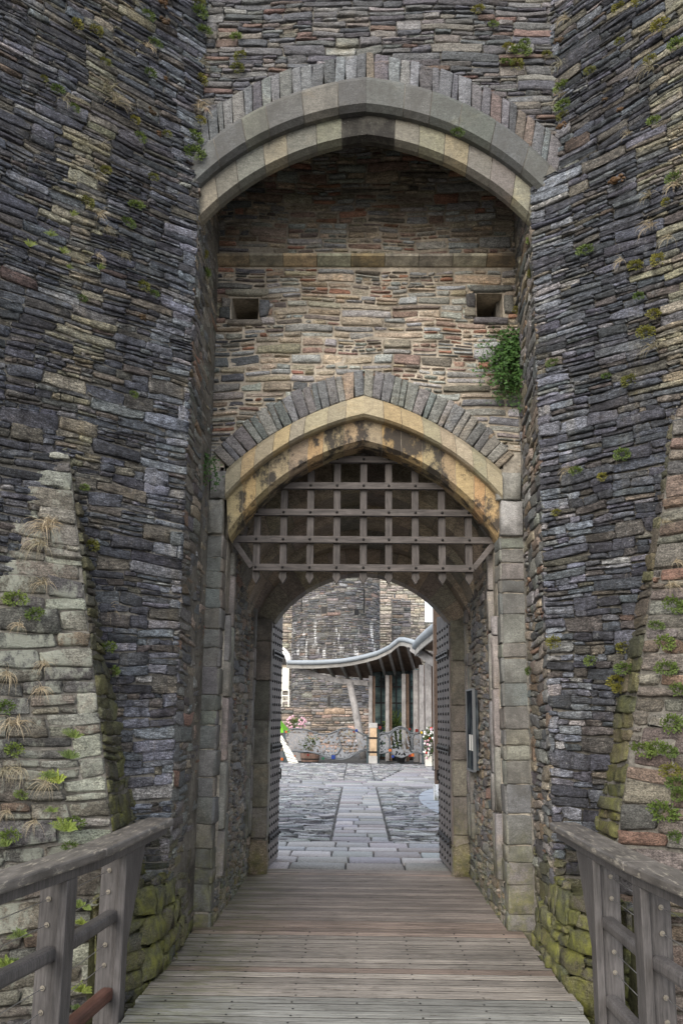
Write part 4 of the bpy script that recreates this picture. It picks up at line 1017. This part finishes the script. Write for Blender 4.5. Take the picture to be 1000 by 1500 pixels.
for py in (1006, 1030, 1062):
    z = at(590, py, 40.95).z; mb = MB(); mb.box(a.x, b.x, 40.945, 40.997, z-.03, z+.03); mb.build('transom', M_black, gz)
mb = MB(); mb.box(a.x-.1, b.x+3, 41.3, 44, 0, a.z+.2); mb.build('inner_room', M_pdark, pav)
# near timber post standing by the right-hand door, on a pale stone foot
X = at(641, 1100, 21).x; npst = tag(empty('timber_post', (X, 21, 0)), 'dark upright timber post on a pale stone foot by the right door', 'post')
mb = MB(); mb.box(X-.07, X+.09, 20.95, 21.15, .33, 4.3); mb.build('post_shaft', M_pdark, npst, bevel=.006)
mb = MB(); mb.box(X-.09, X+.11, 20.92, 21.18, -.02, .33); mb.build('stone_foot', M_dress, npst, bevel=.01)
mb = MB(); mb.tube([(X-.12, 20.9, .95), (X-.12, 20.9, .62), (X-.07, 20.96, .62)], .015, 6); mb.build('iron_hook', M_black, npst)

# ---- decorative metal fence panels
M_plate = plain_mat('laser_cut_steel', (.24, .25, .27), .5, .4, .15, 4, .05)
M_edge = plain_mat('painted_steel_edge', (.13, .14, .15), .5, .4, .1, 4, .05)
M_leg = plain_mat('dark_green_steel', (.05, .075, .085), .5, .2, .1, 4, .05)
FY = 37.2
def fence(label, top, bot, legs, seed, inner):
    root = tag(empty('metal_fence_panel', (at(top[0][0], 1118, FY).x, FY, 0)), label, 'fence panel')
    TX = [at(x, y, FY) for x, y in top]; BX = [at(x, y, FY) for x, y in bot]
    fx = lambda P, x: float(np.interp(x, [p.x for p in P], [p.z for p in P]))
    x0, x1 = TX[0].x, TX[-1].x; N = int((x1-x0)/.022); Mz = 44; r_ = random.Random(seed)
    blobs = []
    for _ in range(620 if not inner else 260):
        blobs.append((r_.uniform(0, 1), r_.uniform(0, 1), r_.uniform(.02, .06), r_.uniform(0, 3.14), r_.uniform(.3, .8)))
    tc = (.80, .50) if not inner else (.5, .5)
    def hole(u, v):
        X_, Z_ = u*(x1-x0), v*1.0
        for (bu, bv, br_, an, el) in blobs:
            dx, dz = X_-bu*(x1-x0), Z_-bv; a = dx*math.cos(an)+dz*math.sin(an); b = -dx*math.sin(an)+dz*math.cos(an)
            if a*a+(b/el)**2 < br_**2: return True
        dx, dz = X_-tc[0]*(x1-x0), Z_-tc[1]; r = math.hypot(dx, dz); an = math.atan2(dz, dx)
        if inner:
            if r < .42 and math.sin(dx*38+2*math.sin(dz*5)) > -.1 and v > .25: return True
        elif .06 < r < .38:     # cut-out tree crown: branches stay, gaps go
            if math.sin(an*9+3*math.sin(r*16)+1) > -.25 and math.sin(r*40+an*4) > -.7: return True
        if (not inner) and u < .38 and math.sin(X_*75)*math.sin(Z_*75) > .35: return True
        return False
    mb = MB(); idx = {}
    def vert(i, j, s_):
        k = (i, j, s_)
        if k not in idx:
            u, v = i/N, j/Mz; x = x0+u*(x1-x0); zt_, zb_ = fx(TX, x), fx(BX, x); idx[k] = len(mb.v); mb.v.append((x, FY+s_*.008, zb_+(zt_-zb_)*v)); mb.c.append((1, 1, 1))
        return idx[k]
    for i in range(N):
        for j in range(Mz):
            if not hole((i+.5)/N, (j+.5)/Mz):
                for s_ in (0, 1): f = (vert(i, j, s_), vert(i+1, j, s_), vert(i+1, j+1, s_), vert(i, j+1, s_)); mb.f.append(f if s_ == 0 else f[::-1])
    mb.build('cut_out_plate', M_plate, root)
    for P, nm in ((TX, 'top_rail'), (BX, 'bottom_rail')):
        mb = MB(); xs = np.linspace(x0, x1, 30); mb.tube([(x, FY-.01, fx(P, x)) for x in xs], .03, 6); mb.build(nm, M_edge, root, smooth=True)
    if inner:
        for (cx_, rx, rz) in ((.5, .42, .5), (.12, .22, .42), (.9, .22, .42)):
            mb = MB(); c_ = x0+(x1-x0)*cx_; mid = (fx(TX, c_)+fx(BX, c_))/2; mb.tube([(c_+rx*math.cos(a), FY-.02, mid+rz*math.sin(a)) for a in np.linspace(-.6, math.pi+.6, 24)], .025, 6); mb.build('curved_bar', M_edge, root, smooth=True)
    else:
        for pts in ([(496, 1068), (494, 1075), (498, 1086), (500, 1095), (494, 1104), (486, 1107)], [(536, 1097), (524, 1101), (512, 1110), (500, 1113), (480, 1111), (466, 1104), (450, 1101), (436, 1102)]):
            mb = MB(); mb.tube([at(x, y, FY-.03) for x, y in pts], .025, 6); mb.build('curved_bar', M_edge, root, smooth=True)
    for (px, y0) in legs:
        p = at(px, y0, FY); mb = MB(); mb.box(p.x-.03, p.x+.03, FY-.03, FY+.03, 0, p.z+.02); mb.build('fence_post', M_leg, root)
    return root
COLS = {'orange': (.45, .12, .03), 'blue': (.02, .045, .20), 'red': (.16, .025, .02), 'yellow': (.60, .40, .05), 'green': (.02, .09, .05)}
GM = {k: plain_mat(k+'_glass', v, .25, 0, .1, 5, 0) for k, v in COLS.items()}
def tiles(root, lst):
    for (px, py, c, w_) in lst:
        p = at(px, py, FY-.06); mb = MB(); w_ *= .8; mb.box(p.x-w_, p.x+w_, FY-.075, FY-.05, p.z-w_, p.z+w_); tag(mb.build('glass_tile', GM[c], root, bevel=.004), c+' glass tile')
f1 = fence('wavy cut-out steel fence panel with leaf and tree shapes, left of the pale post', [(417, 1074), (424, 1069), (432, 1067), (450, 1069), (466, 1075), (478, 1076), (490, 1072), (500, 1067), (510, 1067), (520, 1070), (530, 1075), (538, 1078)],
           [(417, 1106), (425, 1101), (440, 1100), (455, 1101), (470, 1106), (485, 1110), (505, 1111), (518, 1107), (528, 1101), (538, 1098)], [(416.5, 1070), (418.8, 1108), (538, 1078)], 4, False)
tiles(f1, [(419, 1072, 'orange', .05), (522, 1070, 'blue', .06), (518, 1072, 'red', .04), (431, 1108, 'orange', .06), (428, 1109, 'yellow', .07), (451, 1106, 'red', .05), (473, 1111, 'green', .06), (488, 1109, 'blue', .09), (413, 1112, 'orange', .06)])
f2 = fence('wavy cut-out steel fence panel with round arch motif, right of the pale post', [(554, 1074), (560, 1075), (570, 1073), (578, 1067), (586, 1064), (594, 1067), (600, 1073), (610, 1075), (618, 1071)],
           [(554, 1104), (562, 1103), (570, 1101), (578, 1107), (588, 1110), (598, 1106), (606, 1102), (612, 1102), (618, 1105)], [(554, 1074), (618.5, 1070)], 8, True)
tiles(f2, [(556, 1066, 'red', .07), (600, 1068, 'red', .05), (610, 1070, 'red', .07), (571, 1099, 'orange', .06), (575, 1108, 'blue', .06), (604, 1106, 'orange', .07), (600, 1107, 'red', .06), (617, 1073, 'yellow', .05)])
X = at(546, 1100, FY-.1).x
gp = tag(empty('gate_post', (X, FY-.1, 0)), 'pale square post with honey-coloured wood panel between the two metal fence panels', 'post')
M_pale = plain_mat('pale_post_stone', (.42, .41, .39), .8, 0, .15, 6, .2); M_honey = wood_mat('honey_wood', (.50, .36, .23), (8, 8, 1), .25, .6, (.6, .48, .33), .6)
zt_ = at(546, 1059, FY-.1).z
mb = MB(); mb.box(X-.16, X+.16, FY-.2, FY+.1, 0, .28); mb.box(X-.16, X+.16, FY-.2, FY+.1, zt_-.18, zt_); mb.box(X-.12, X+.12, FY-.17, FY+.08, .28, zt_-.18); mb.build('post_body', M_pale, gp, bevel=.008)
mb = MB(); mb.box(X-.12, X+.14, FY-.195, FY-.172, .285, zt_-.185); mb.build('wood_panel', M_honey, gp, bevel=.004)
for z in (.42, zt_-.55): mb = MB(); mb.box(X-.2, X+.17, FY-.215, FY-.2, z-.03, z+.03); mb.build('iron_strap', M_black, gp)

# planters and flowers
def leaf(mb, p, d, u, L, W, c=(1, 1, 1)):
    p, d, u = Vector(p), Vector(d).normalized(), Vector(u); s_ = d.cross(u).normalized(); u2 = s_.cross(d)
    mb.add([p, p+d*L*.45+s_*W+u2*L*.08, p+d*L, p+d*L*.45-s_*W+u2*L*.08], [(0, 1, 2, 3)], c)
LM = {k: leaf_mat(k, *v) for k, v in dict(green=((.05, .085, .02), (.13, .18, .045)), dark=((.02, .055, .015), (.055, .12, .03)), lime=((.10, .15, .02), (.21, .26, .05)), straw=((.27, .23, .16), (.40, .36, .27)), rust=((.04, .025, .014), (.09, .05, .02)), olive=((.09, .10, .02), (.19, .18, .04))).items()}
PK = plain_mat('pink_petals', (.65, .38, .45), .6, 0, .2, 30, 0); WH = plain_mat('white_petals', (.8, .8, .76), .6, 0, .05, 30, 0); RDm = plain_mat('red_petals', (.6, .03, .02), .6, 0, .1, 30, 0)
def bush(mb, c, r, n, seed, L=.1, W=.03, sq=(1, 1, 1)):
    r_ = random.Random(seed)
    for _ in range(n):
        d = Vector((r_.gauss(0, 1), r_.gauss(0, 1), r_.gauss(0, 1))).normalized(); k = r_.uniform(.3, 1)
        p = Vector(c)+Vector((d.x*sq[0], d.y*sq[1], d.z*sq[2]))*r*k
        leaf(mb, p, d+Vector((r_.uniform(-.6, .6), r_.uniform(-.6, .6), r_.uniform(-.3, .8))), (r_.uniform(-1, 1), r_.uniform(-1, 1), 1), L*r_.uniform(.7, 1.3), W)
def blooms(mb, c, r, n, seed, s_=.03, sq=(1, 1, 1)):
    r_ = random.Random(seed)
    for _ in range(n):
        d = Vector((r_.gauss(0, 1), -abs(r_.gauss(0, 1)), r_.gauss(.2, 1))).normalized(); mb.ball(Vector(c)+Vector((d.x*sq[0], d.y*sq[1], d.z*sq[2]))*r, s_*r_.uniform(.7, 1.3), n=6, m=4, sq=(1, .6, 1))
M_brl = wood_mat('barrel_oak', (.26, .17, .13), (8, 8, 1), .35, .7, (.35, .25, .2), .64)
p = at(454, 1110, 38.2); X = p.x
bl = tag(empty('barrel_planter', (X, 38.2, 0)), 'brown half-barrel planter standing behind the wavy metal fence', 'planter')
mb = MB(); mb.tube([(X, 38.2, 0), (X, 38.2, .2), (X, 38.2, .42)], [.34, .37, .38], 20); mb.build('barrel', M_brl, bl, smooth=False)
for z, r in ((.08, .36), (.32, .385)): mb = MB(); mb.tube([(X, 38.2, z), (X, 38.2, z+.04)], r, 20); mb.build('hoop', M_black, bl)
mb = MB(); bush(mb, (X, 38.2, .62), .38, 260, 3, .14, .03, (1.1, .8, .8)); mb.build('foliage', LM['green'], bl)
p = at(434, 1060, 38.4)
fb = tag(empty('flower_tub', (p.x, 38.4, 0)), 'pink flowering plant in a raised tub by the left end of fence', 'plant')
mb = MB(); mb.box(p.x-.28, p.x+.42, 38.3, 38.6, 0, 1.05); mb.build('wooden_stand', M_ptim, fb, bevel=.01)
mb = MB(); bush(mb, (p.x, 38.4, p.z-.02), .3, 240, 5, .1, .025, (1.3, .8, .7)); mb.build('foliage', LM['green'], fb)
mb = MB(); blooms(mb, (p.x, 38.3, p.z+.04), .3, 40, 6, .04, (1.35, .9, .85)); mb.build('blossoms', PK, fb, smooth=True)
p = at(587, 1112, 38)
pp = tag(empty('potted_grass', (p.x, 38, 0)), 'black pot with tall upright reed leaves behind the round arch fence', 'plant')
mb = MB(); mb.tube([(p.x, 38, 0), (p.x, 38, .36), (p.x, 38, .40)], [.15, .21, .22], 16); mb.build('pot', M_black, pp)
mb = MB(); r_ = random.Random(9)
for _ in range(90):
    a = r_.uniform(-1, 1); h = r_.uniform(.6, 1.3); q = Vector((p.x+r_.uniform(-.15, .15), 38+r_.uniform(-.15, .15), .38)); leaf(mb, q, (a*.5, r_.uniform(-.3, .3), 1), (1, 0, 0), h, .018)
mb.build('reed_leaves', LM['green'], pp)
p = at(575, 1055, 39.9)
pq = tag(empty('potted_shrub', (p.x, 40, 0)), 'bright green bushy shrub inside the pavilion behind the timber posts', 'plant')
mb = MB(); mb.tube([(p.x, 40, 0), (p.x, 40, .5)], [.2, .26], 14); mb.build('pot', M_black, pq)
mb = MB(); bush(mb, (p.x+.05, 40, 1.2), .6, 500, 11, .2, .03, (.75, .5, 1.3)); mb.build('foliage', LM['green'], pq)
p = at(628, 1085, 35.5)
fw = tag(empty('flower_planter', (p.x, 35.5, 0)), 'white planter with white, pink and red flowers beside the right door', 'plant')
mb = MB(); mb.box(p.x-.14, p.x+.2, 35.4, 35.7, 0, .42); mb.build('planter_box', wv, fw, bevel=.01)
mb = MB(); bush(mb, (p.x+.05, 35.5, p.z-.15), .5, 500, 13, .1, .03, (.5, .4, 1.3)); mb.build('foliage', LM['green'], fw)
for m_, sd_, n_ in ((WH, 14, 26), (PK, 15, 12), (RDm, 16, 5)): mb = MB(); blooms(mb, (p.x+.02, 35.45, p.z-.1), .45, n_, sd_, .04, (.55, .5, 1.3)); mb.build('blossoms', m_, fw, smooth=True)
# green parasol, slanted white board
p = at(399, 1050, 40); gpz = tag(empty('green_parasol', (p.x, 40, 0)), 'bright green parasol mostly hidden behind the left door', 'parasol')
GP = plain_mat('green_canvas', (.18, .50, .03), .7, 0, .08, 4, .05)
mb = MB(); n = 8; vs = [(p.x, 40, p.z+.25)]+[(p.x+.78*math.cos(2*math.pi*k/n), 40+.78*math.sin(2*math.pi*k/n), p.z-.62) for k in range(n)]; mb.add(vs, [(0, 1+k, 1+(k+1) % n) for k in range(n)]); mb.build('canopy', GP, gpz)
mb = MB(); mb.tube([(p.x, 40, 0), (p.x, 40, p.z+.2)], .03, 8); mb.build('pole', M_ptim, gpz)
wb = tag(empty('slanted_white_board', (at(420, 1118, 36.6).x, 36.6, 0)), 'white slanted board with dark mosaic lines beside the left door', 'board')
q = [at(405, 1072, 36.9), at(413, 1078, 36.9), at(439, 1121, 36.4), at(424, 1121, 36.4)]
mb = MB(); mb.add([*q, *[v+Vector((0, .06, 0)) for v in q]], [(0, 1, 2, 3), (7, 6, 5, 4), (0, 4, 5, 1), (1, 5, 6, 2), (2, 6, 7, 3), (3, 7, 4, 0)]); mb.build('board_panel', wv, wb)
r_ = random.Random(2)
for k in range(7):
    mb = MB()
    t = .1+k*.13; a = q[0].lerp(q[3], t); b = q[1].lerp(q[2], min(1, t+r_.uniform(-.08, .12))); off = Vector((0, -.012, 0)); mb.tube([a+off, b+off], .009, 5); mb.build('mosaic_line', M_black, wb)
# glazed notice board in the passage
bx = XR-.045
nb = tag(empty('notice_board', (bx, 10.3, 1.55)), 'narrow glazed notice board with white papers on the right passage wall', 'notice board')
gl2 = Mat('dark_board_glass', 1, 0); gl2.color(gl2.ramp(gl2.noise((1, 2, 2), 2, 3, .5), [(.4, (.03, .035, .045)), (.65, (.10, .12, .13))]))
z0, z1 = 1.18, 1.98
mb = MB(); mb.box(bx-.02, bx+.03, 10.05, 10.62, z0, z1); mb.build('glass_panel', gl2.m, nb)
mb = MB(); mb.box(bx-.03, bx-.0, 10.03, 10.0485, z0-.01, z1+.01); mb.box(bx-.03, bx, 10.6215, 10.64, z0-.01, z1+.01); mb.box(bx-.03, bx, 10.05, 10.62, z0-.02, z0-.001); mb.box(bx-.03, bx, 10.05, 10.62, z1+.001, z1+.02); mb.build('steel_frame', M_edge, nb)
for y in (10.12, 10.32): mb = MB(); mb.box(bx-.024, bx-.0205, y, y+.12, z0+.19, z0+.35); mb.build('paper_notice', WH, nb)

# ================================================================== PLANTS IN THE MASONRY
rp_ = random.Random(77)
def cushion(seed, n=240, flat=.6):
    mb = MB(); r_ = random.Random(seed)
    for _ in range(n):
        d = Vector((r_.gauss(0, 1), -abs(r_.gauss(0, .7)), r_.gauss(.1, .8))).normalized(); p = Vector((d.x*.5, d.y*.35, d.z*.36))*r_.uniform(.35, 1)
        leaf(mb, p, d+Vector((r_.uniform(-.5, .5), -.2, r_.uniform(-.2, .6))), (r_.uniform(-1, 1), -1, r_.uniform(-1, 1)), r_.uniform(.08, .15), .04)
    return mb
def fernm(seed, n=11):
    mb = MB(); r_ = random.Random(seed)
    for k in range(n):
        a = -1.25+2.5*(k+.5)/n+r_.uniform(-.12, .12); L = r_.uniform(.42, .62); d = Vector((math.sin(a), -r_.uniform(.3, .7), math.cos(a)*.9)).normalized(); p = Vector((0, 0, 0)); prev = p
        for j in range(9):
            t = (j+1)/9; q = p+d*L/9*1.0; d = (d+Vector((0, -.02, -.13*t))).normalized(); s_ = d.cross(Vector((0, -1, .3))).normalized(); w_ = .085*math.sin(math.pi*(.12+.85*t))
            for sg in (-1, 1): leaf(mb, q, s_*sg+d*.35, (0, -1, .4), w_, .02)
            mb.add([p-s_*.006, p+s_*.006, q+s_*.005, q-s_*.005], [(0, 1, 2, 3)]); p = q
    return mb
def grassm(seed, n=46):
    mb = MB(); r_ = random.Random(seed)
    for k in range(n):
        d = Vector((r_.gauss(0, .55), -r_.uniform(.2, .8), r_.uniform(-.2, .9))).normalized(); p = Vector((r_.uniform(-.14, .14), 0, r_.uniform(-.05, .05))); L = r_.uniform(.5, 1.1); s_ = Vector((r_.uniform(-1, 1), -.4, r_.uniform(-1, 1))).normalized()
        for j in range(7):
            q = p+d*L/7; d = (d+Vector((0, .05, -.38))).normalized(); w0, w1 = .012*(1-j/8), .012*(1-(j+1)/8)
            mb.add([p-s_*w0, p+s_*w0, q+s_*w1, q-s_*w1], [(0, 1, 2, 3)]); p = q
    return mb
def mossm(seed):
    mb = MB(); r_ = random.Random(seed)
    for _ in range(16): mb.ball((max(-.3, min(.3, r_.gauss(0, .14))), -r_.uniform(0, .1), max(-.2, min(.2, r_.gauss(0, .1)))), r_.uniform(.06, .14), n=7, m=5, sq=(1.2, .7, .8))
    return mb
def vinem(seed, w_, h_, n, L=.035):
    mb = MB(); r_ = random.Random(seed)
    for st in range(max(6, n//60)):
        p = Vector((r_.uniform(-.15, .5)*w_, -.02, r_.uniform(-.05, .1)*h_)); d = Vector((-r_.uniform(-.2, .9), -.2, -r_.uniform(.1, 1))).normalized(); Ls = r_.uniform(.4, 1.0)*h_; pts = [p.copy()]
        for j in range(12):
            d = (d+Vector((r_.uniform(-.3, .3), r_.uniform(-.15, .12), -.12))).normalized(); p = p+d*Ls/12; p.y = min(p.y, -.01); pts.append(p.copy())
            for _ in range(max(3, n//(12*max(6, n//60)))):
                leaf(mb, p+Vector((r_.gauss(0, .03), -abs(r_.gauss(0, .03)), r_.gauss(0, .03))), (r_.uniform(-1, 1), -r_.uniform(.1, .8), r_.uniform(-1, .6)), (r_.uniform(-.4, .4), -1, .6), L*r_.uniform(.6, 1.3), L*.33)
        mb.tube(pts, .003, 4)
    return mb
KIND = {'c': ('cushion_plant', 'green cushion plant', 'plant', 'green', lambda s_: cushion(s_), 'cushion plants growing from the masonry'),
        'o': ('cushion_plant', 'olive yellow cushion plant', 'plant', 'olive', lambda s_: cushion(s_+9), 'cushion plants growing from the masonry'),
        'f': ('fern', 'yellow-green fern', 'fern', 'lime', lambda s_: fernm(s_), 'ferns growing from the masonry'),
        'F': ('fern', 'fresh green fern', 'fern', 'green', lambda s_: fernm(s_+5), 'ferns growing from the masonry'),
        'g': ('grass_tuft', 'dry straw-coloured grass tuft', 'grass', 'straw', lambda s_: grassm(s_), 'dry grass tufts hanging from the masonry'),
        'm': ('moss_clump', 'rust-brown moss clump', 'moss', 'rust', lambda s_: mossm(s_), 'rust-brown moss clumps on the masonry')}
proto = {}
for k, v in KIND.items():
    for j in range(3):
        mb = v[4](40+j*7); me_o = mesh_np(v[0], mb.v, mb.f, LM[v[3]], None, None, False); proto[(k, j)] = me_o.data; bpy.data.objects.remove(me_o)
def plane3(a, b, c): n = (b-a).cross(c-a).normalized(); return tuple(n), n.dot(a)
V3 = Vector
SLp = plane3(A, V3((*lin(A, Qp)(.5), .5)), V3((*lin(A, Lp)(.5), .5))); SLs = plane3(A, V3((*lin(A, Qp)(.5), .5)), V3((*lin(A, Rp)(.5), .5)))
SRp = plane3(AR, V3((*lin(AR, Qr)(.5), .5)), V3((*lin(AR, Lr)(.5), .5))); SRs = plane3(AR, V3((*lin(AR, Qr)(.5), .5)), V3((*lin(AR, Rr)(.5), .5)))
SURF = {'TL': (LN, LD_, 45, 'on the left tower face', .035), 'TR': (RN, RD, -45, 'on the right tower face', .035), 'SL': (*SLp, 0, 'on the left spur', .05), 'SR': (*SRp, 0, 'on the right spur', .05),
        'JL': ((0, 1, 0), 8.0, 0, '', .0), 'W': ((0, 1, 0), 7.15, 0, 'on the wall over the great arch', .0), 'P': ((0, 1, 0), 8.37, 0, 'on the recessed wall', .0),
        'RL': ((1, 0, 0), -1.33, 90, 'in the left reveal beside the passage', .0), 'RR': ((1, 0, 0), 1.42, -90, 'in the right reveal beside the passage', .0),
        'CL': (LN, LD_, 45, 'in the crease left of the great arch', .03), 'CR': (RN, RD, -45, 'in the crease right of the great arch', .0), 'EL': (*SLs, 60, 'along the inner edge of the left spur', .04), 'ER': (*SRs, -60, 'along the inner edge of the right spur', .04), 'HO': ((0, 1, 0), 7.10, 0, 'on the ledge of the great arch', 0)}
ITEMS = """TL c 212 27 20|TL o 136 50 22|TL o 108 40 18|TL c 80 136 20|TL c 104 162 16|TL c 200 205 20|TL c 222 68 18|TL c 215 112 20|TL o 150 95 14|TL o 193 180 16|TL c 195 305 20|TL o 150 253 18|TL o 123 300 20|TL c 183 330 18|TL o 205 422 20|TL c 221 434 14|TL c 115 440 14|TL c 190 580 16|TL o 219 263 16|TL c 118 716 16|TL o 60 120 12|TL o 240 200 12
TL f 70 350 18|TL f 87 374 16|TL f 39 365 16|TL f 101 320 16|TL f 140 398 16|TL f 95 396 12|TL F 152 100 14
TL g 152 138 48|TL g 165 155 40|TL g 88 150 22|TL g 118 216 28|TL g 146 218 26|TL g 137 265 24|TL g 140 318 26|TL g 150 340 22|TL g 138 378 20|TL g 175 378 20|TL g 195 10 22|TL g 210 72 24
TL m 235 8 26|TL m 217 168 18|TL m 205 468 16|TL m 228 200 14|TL m 238 120 12|TL m 236 36 22
CL c 288 22 24|CL c 295 50 22|CL g 290 95 28|CL o 291 120 18|CL g 288 160 30|CL c 281 205 24|CL c 280 228 30|CL o 290 180 16|CL o 287 8 18
W c 346 55 18|W o 352 82 16|W o 348 100 18|W c 762 75 24|W o 745 70 18|W c 742 92 16|W o 757 95 20|W o 700 14 16|W c 768 62 16|W c 722 36 14|W o 800 80 14
HO c 670 195 20
CR g 828 28 28|CR m 817 60 18|CR g 820 95 28|CR c 822 128 22|CR g 822 140 26|CR c 824 155 22|CR m 822 185 18|CR o 824 170 18
TR c 862 370 22|TR o 940 6 20|TR o 970 42 22|TR c 994 70 24|TR o 956 92 18|TR c 962 182 18|TR o 910 16 18|TR o 868 108 14|TR o 912 66 16|TR c 893 554 14|TR o 926 560 22|TR c 814 534 16|TR o 935 392 20|TR c 940 437 16|TR o 962 463 20|TR o 950 490 24|TR o 968 384 22|TR c 990 265 20|TR o 980 300 16|TR c 916 668 22|TR o 820 752 14|TR c 848 692 18|TR o 887 700 14|TR o 816 941 22|TR c 870 968 20
TR g 958 105 34|TR g 955 290 26|TR g 958 335 34|TR g 985 352 30|TR g 915 385 24|TR g 962 512 36|TR g 992 275 28|TR g 838 690 24|TR g 925 200 20
TR m 908 268 28|TR m 912 165 14|TR m 890 150 12
ER c 960 660 24|ER c 958 672 20|ER g 946 735 28|ER c 945 750 22|ER g 938 790 30|ER f 930 812 26|ER o 935 830 20|ER g 932 845 28|ER c 925 882 24|ER c 922 892 20|ER o 920 950 22|ER c 900 972 26|ER c 922 980 24|ER o 910 1000 26|ER o 912 1010 18|ER c 906 985 18
SR c 988 888 30|SR c 976 942 26|SR c 978 980 28|SR c 996 1012 24|SR c 985 1060 32|SR c 964 1096 28|SR c 944 1098 30|SR c 980 1100 24|SR o 985 1130 28|SR c 995 1148 26|SR c 974 1190 34|SR c 990 1225 20|SR c 996 1165 22|SR g 975 768 26|SR g 985 860 28|SR g 992 825 24|SR c 964 918 20
SL g 66 778 60|SL g 58 800 50|SL g 78 770 36|SL g 62 858 40|SL g 28 918 30|SL g 8 990 40|SL g 66 975 34|SL g 58 1012 34|SL g 22 1062 46|SL g 25 1128 44|SL g 6 1130 40|SL g 66 1150 36|SL g 50 1205 34|SL g 10 1190 28
SL c 22 880 28|SL c 50 903 24|SL c 8 1038 26|SL F 106 1082 32|SL F 100 1112 28|SL f 82 1148 40|SL F 70 1140 24|SL c 20 1100 26|SL F 75 1190 22|SL f 96 1218 38|SL c 108 1205 24|SL c 30 1165 18|SL c 14 1225 28|SL F 8 1240 24
SL F 118 1330 34|SL f 118 1354 26|SL F 28 1372 34|SL f 8 1415 36|SL F 24 1410 26|SL f 116 1452 34|SL F 112 1478 22|SL c 100 1240 18
EL c 122 720 20|EL o 127 800 20|EL c 148 772 20|EL g 140 800 30|EL g 150 900 36|EL c 150 950 24|EL c 158 985 20|EL o 126 760 18
RL c 301 400 20|RL o 300 372 14|RR c 777 352 16|RR o 777 400 14|RR c 775 983 16|P o 762 456 18|P c 733 488 10"""
lst = []
for it in ITEMS.replace('\n', '|').split('|'):
    r_, k, px, py, sz = it.split(); px, py, sz = float(px), float(py), float(sz)
    n, d, rot, where, out = SURF[r_]; p = atp(px, py, n, d); nv_ = V3(n); 
    if nv_.dot(V3((0, 0, EYE))-p) < 0: nv_ = -nv_
    zc = (RM.transposed() @ (p-V3((0, 0, EYE)))).z*-1; lst.append([r_, k, p+nv_*out, rot, where, sz*zc/FPX])
ORD = 'topmost,second,third,fourth,fifth,sixth,seventh,eighth,ninth,tenth,eleventh,twelfth,thirteenth,fourteenth,fifteenth,sixteenth,seventeenth,eighteenth,nineteenth,twentieth'.split(',')
from collections import defaultdict
gr = defaultdict(list)
for q in lst: gr[(q[0], q[1])].append(q)
for (r_, k), qs in gr.items():
    qs.sort(key=lambda q: -q[2].z)
    for i, q in enumerate(qs):
        nm, lb, cat, _, _, grp = KIND[k]
        o = bpy.data.objects.new(nm, proto[(k, rp_.randrange(3))]); link(o)
        o.location = q[2]; s_ = q[5]*(1.15 if k in 'co' else .95 if k == 'g' else 1.25); o.scale = (s_*rp_.uniform(.85, 1.15)*rp_.choice((-1, 1)), s_, s_*rp_.uniform(.85, 1.1)); o.rotation_euler = (0, R(rp_.uniform(-12, 12)), R(q[3]+rp_.uniform(-15, 15)))
        if len(qs) == 1: t = 'single '+lb+' '+q[4]
        elif i == len(qs)-1: t = 'lowest '+lb+' '+q[4]
        elif i == 0: t = 'topmost '+lb+' '+q[4]
        else: t = ORD[i]+' '+lb+' from the top '+q[4]
        tag(o, t, cat, grp)
# hanging creepers
p = at(768, 492, 8.36); mb = vinem(5, .40, .72, 1500, .038)
m2 = vinem(31, .30, .40, 600, .024); mb.add([(v[0]+.05, v[1], v[2]-.42) for v in m2.v], m2.f)
m2 = vinem(37, .22, .45, 350, .03); mb.add([(v[0]-.12, v[1], v[2]-.16) for v in m2.v], m2.f)
o = mesh_np('creeper', [(p.x+v[0]-.12, p.y+v[1], p.z+v[2]) for v in mb.v], mb.f, LM['dark'], None, None, False); tag(o, 'large dark green creeper hanging on the recessed wall, right of the gate arch', 'creeper')
p = at(300, 672, 8.1); mb = vinem(8, .16, .45, 700, .03)
o = mesh_np('creeper', [(p.x+v[0]+.0, p.y+v[1], p.z+v[2]) for v in mb.v], mb.f, LM['dark'], None, None, False); tag(o, 'small dark creeper hanging left of the gate arch springing', 'creeper')
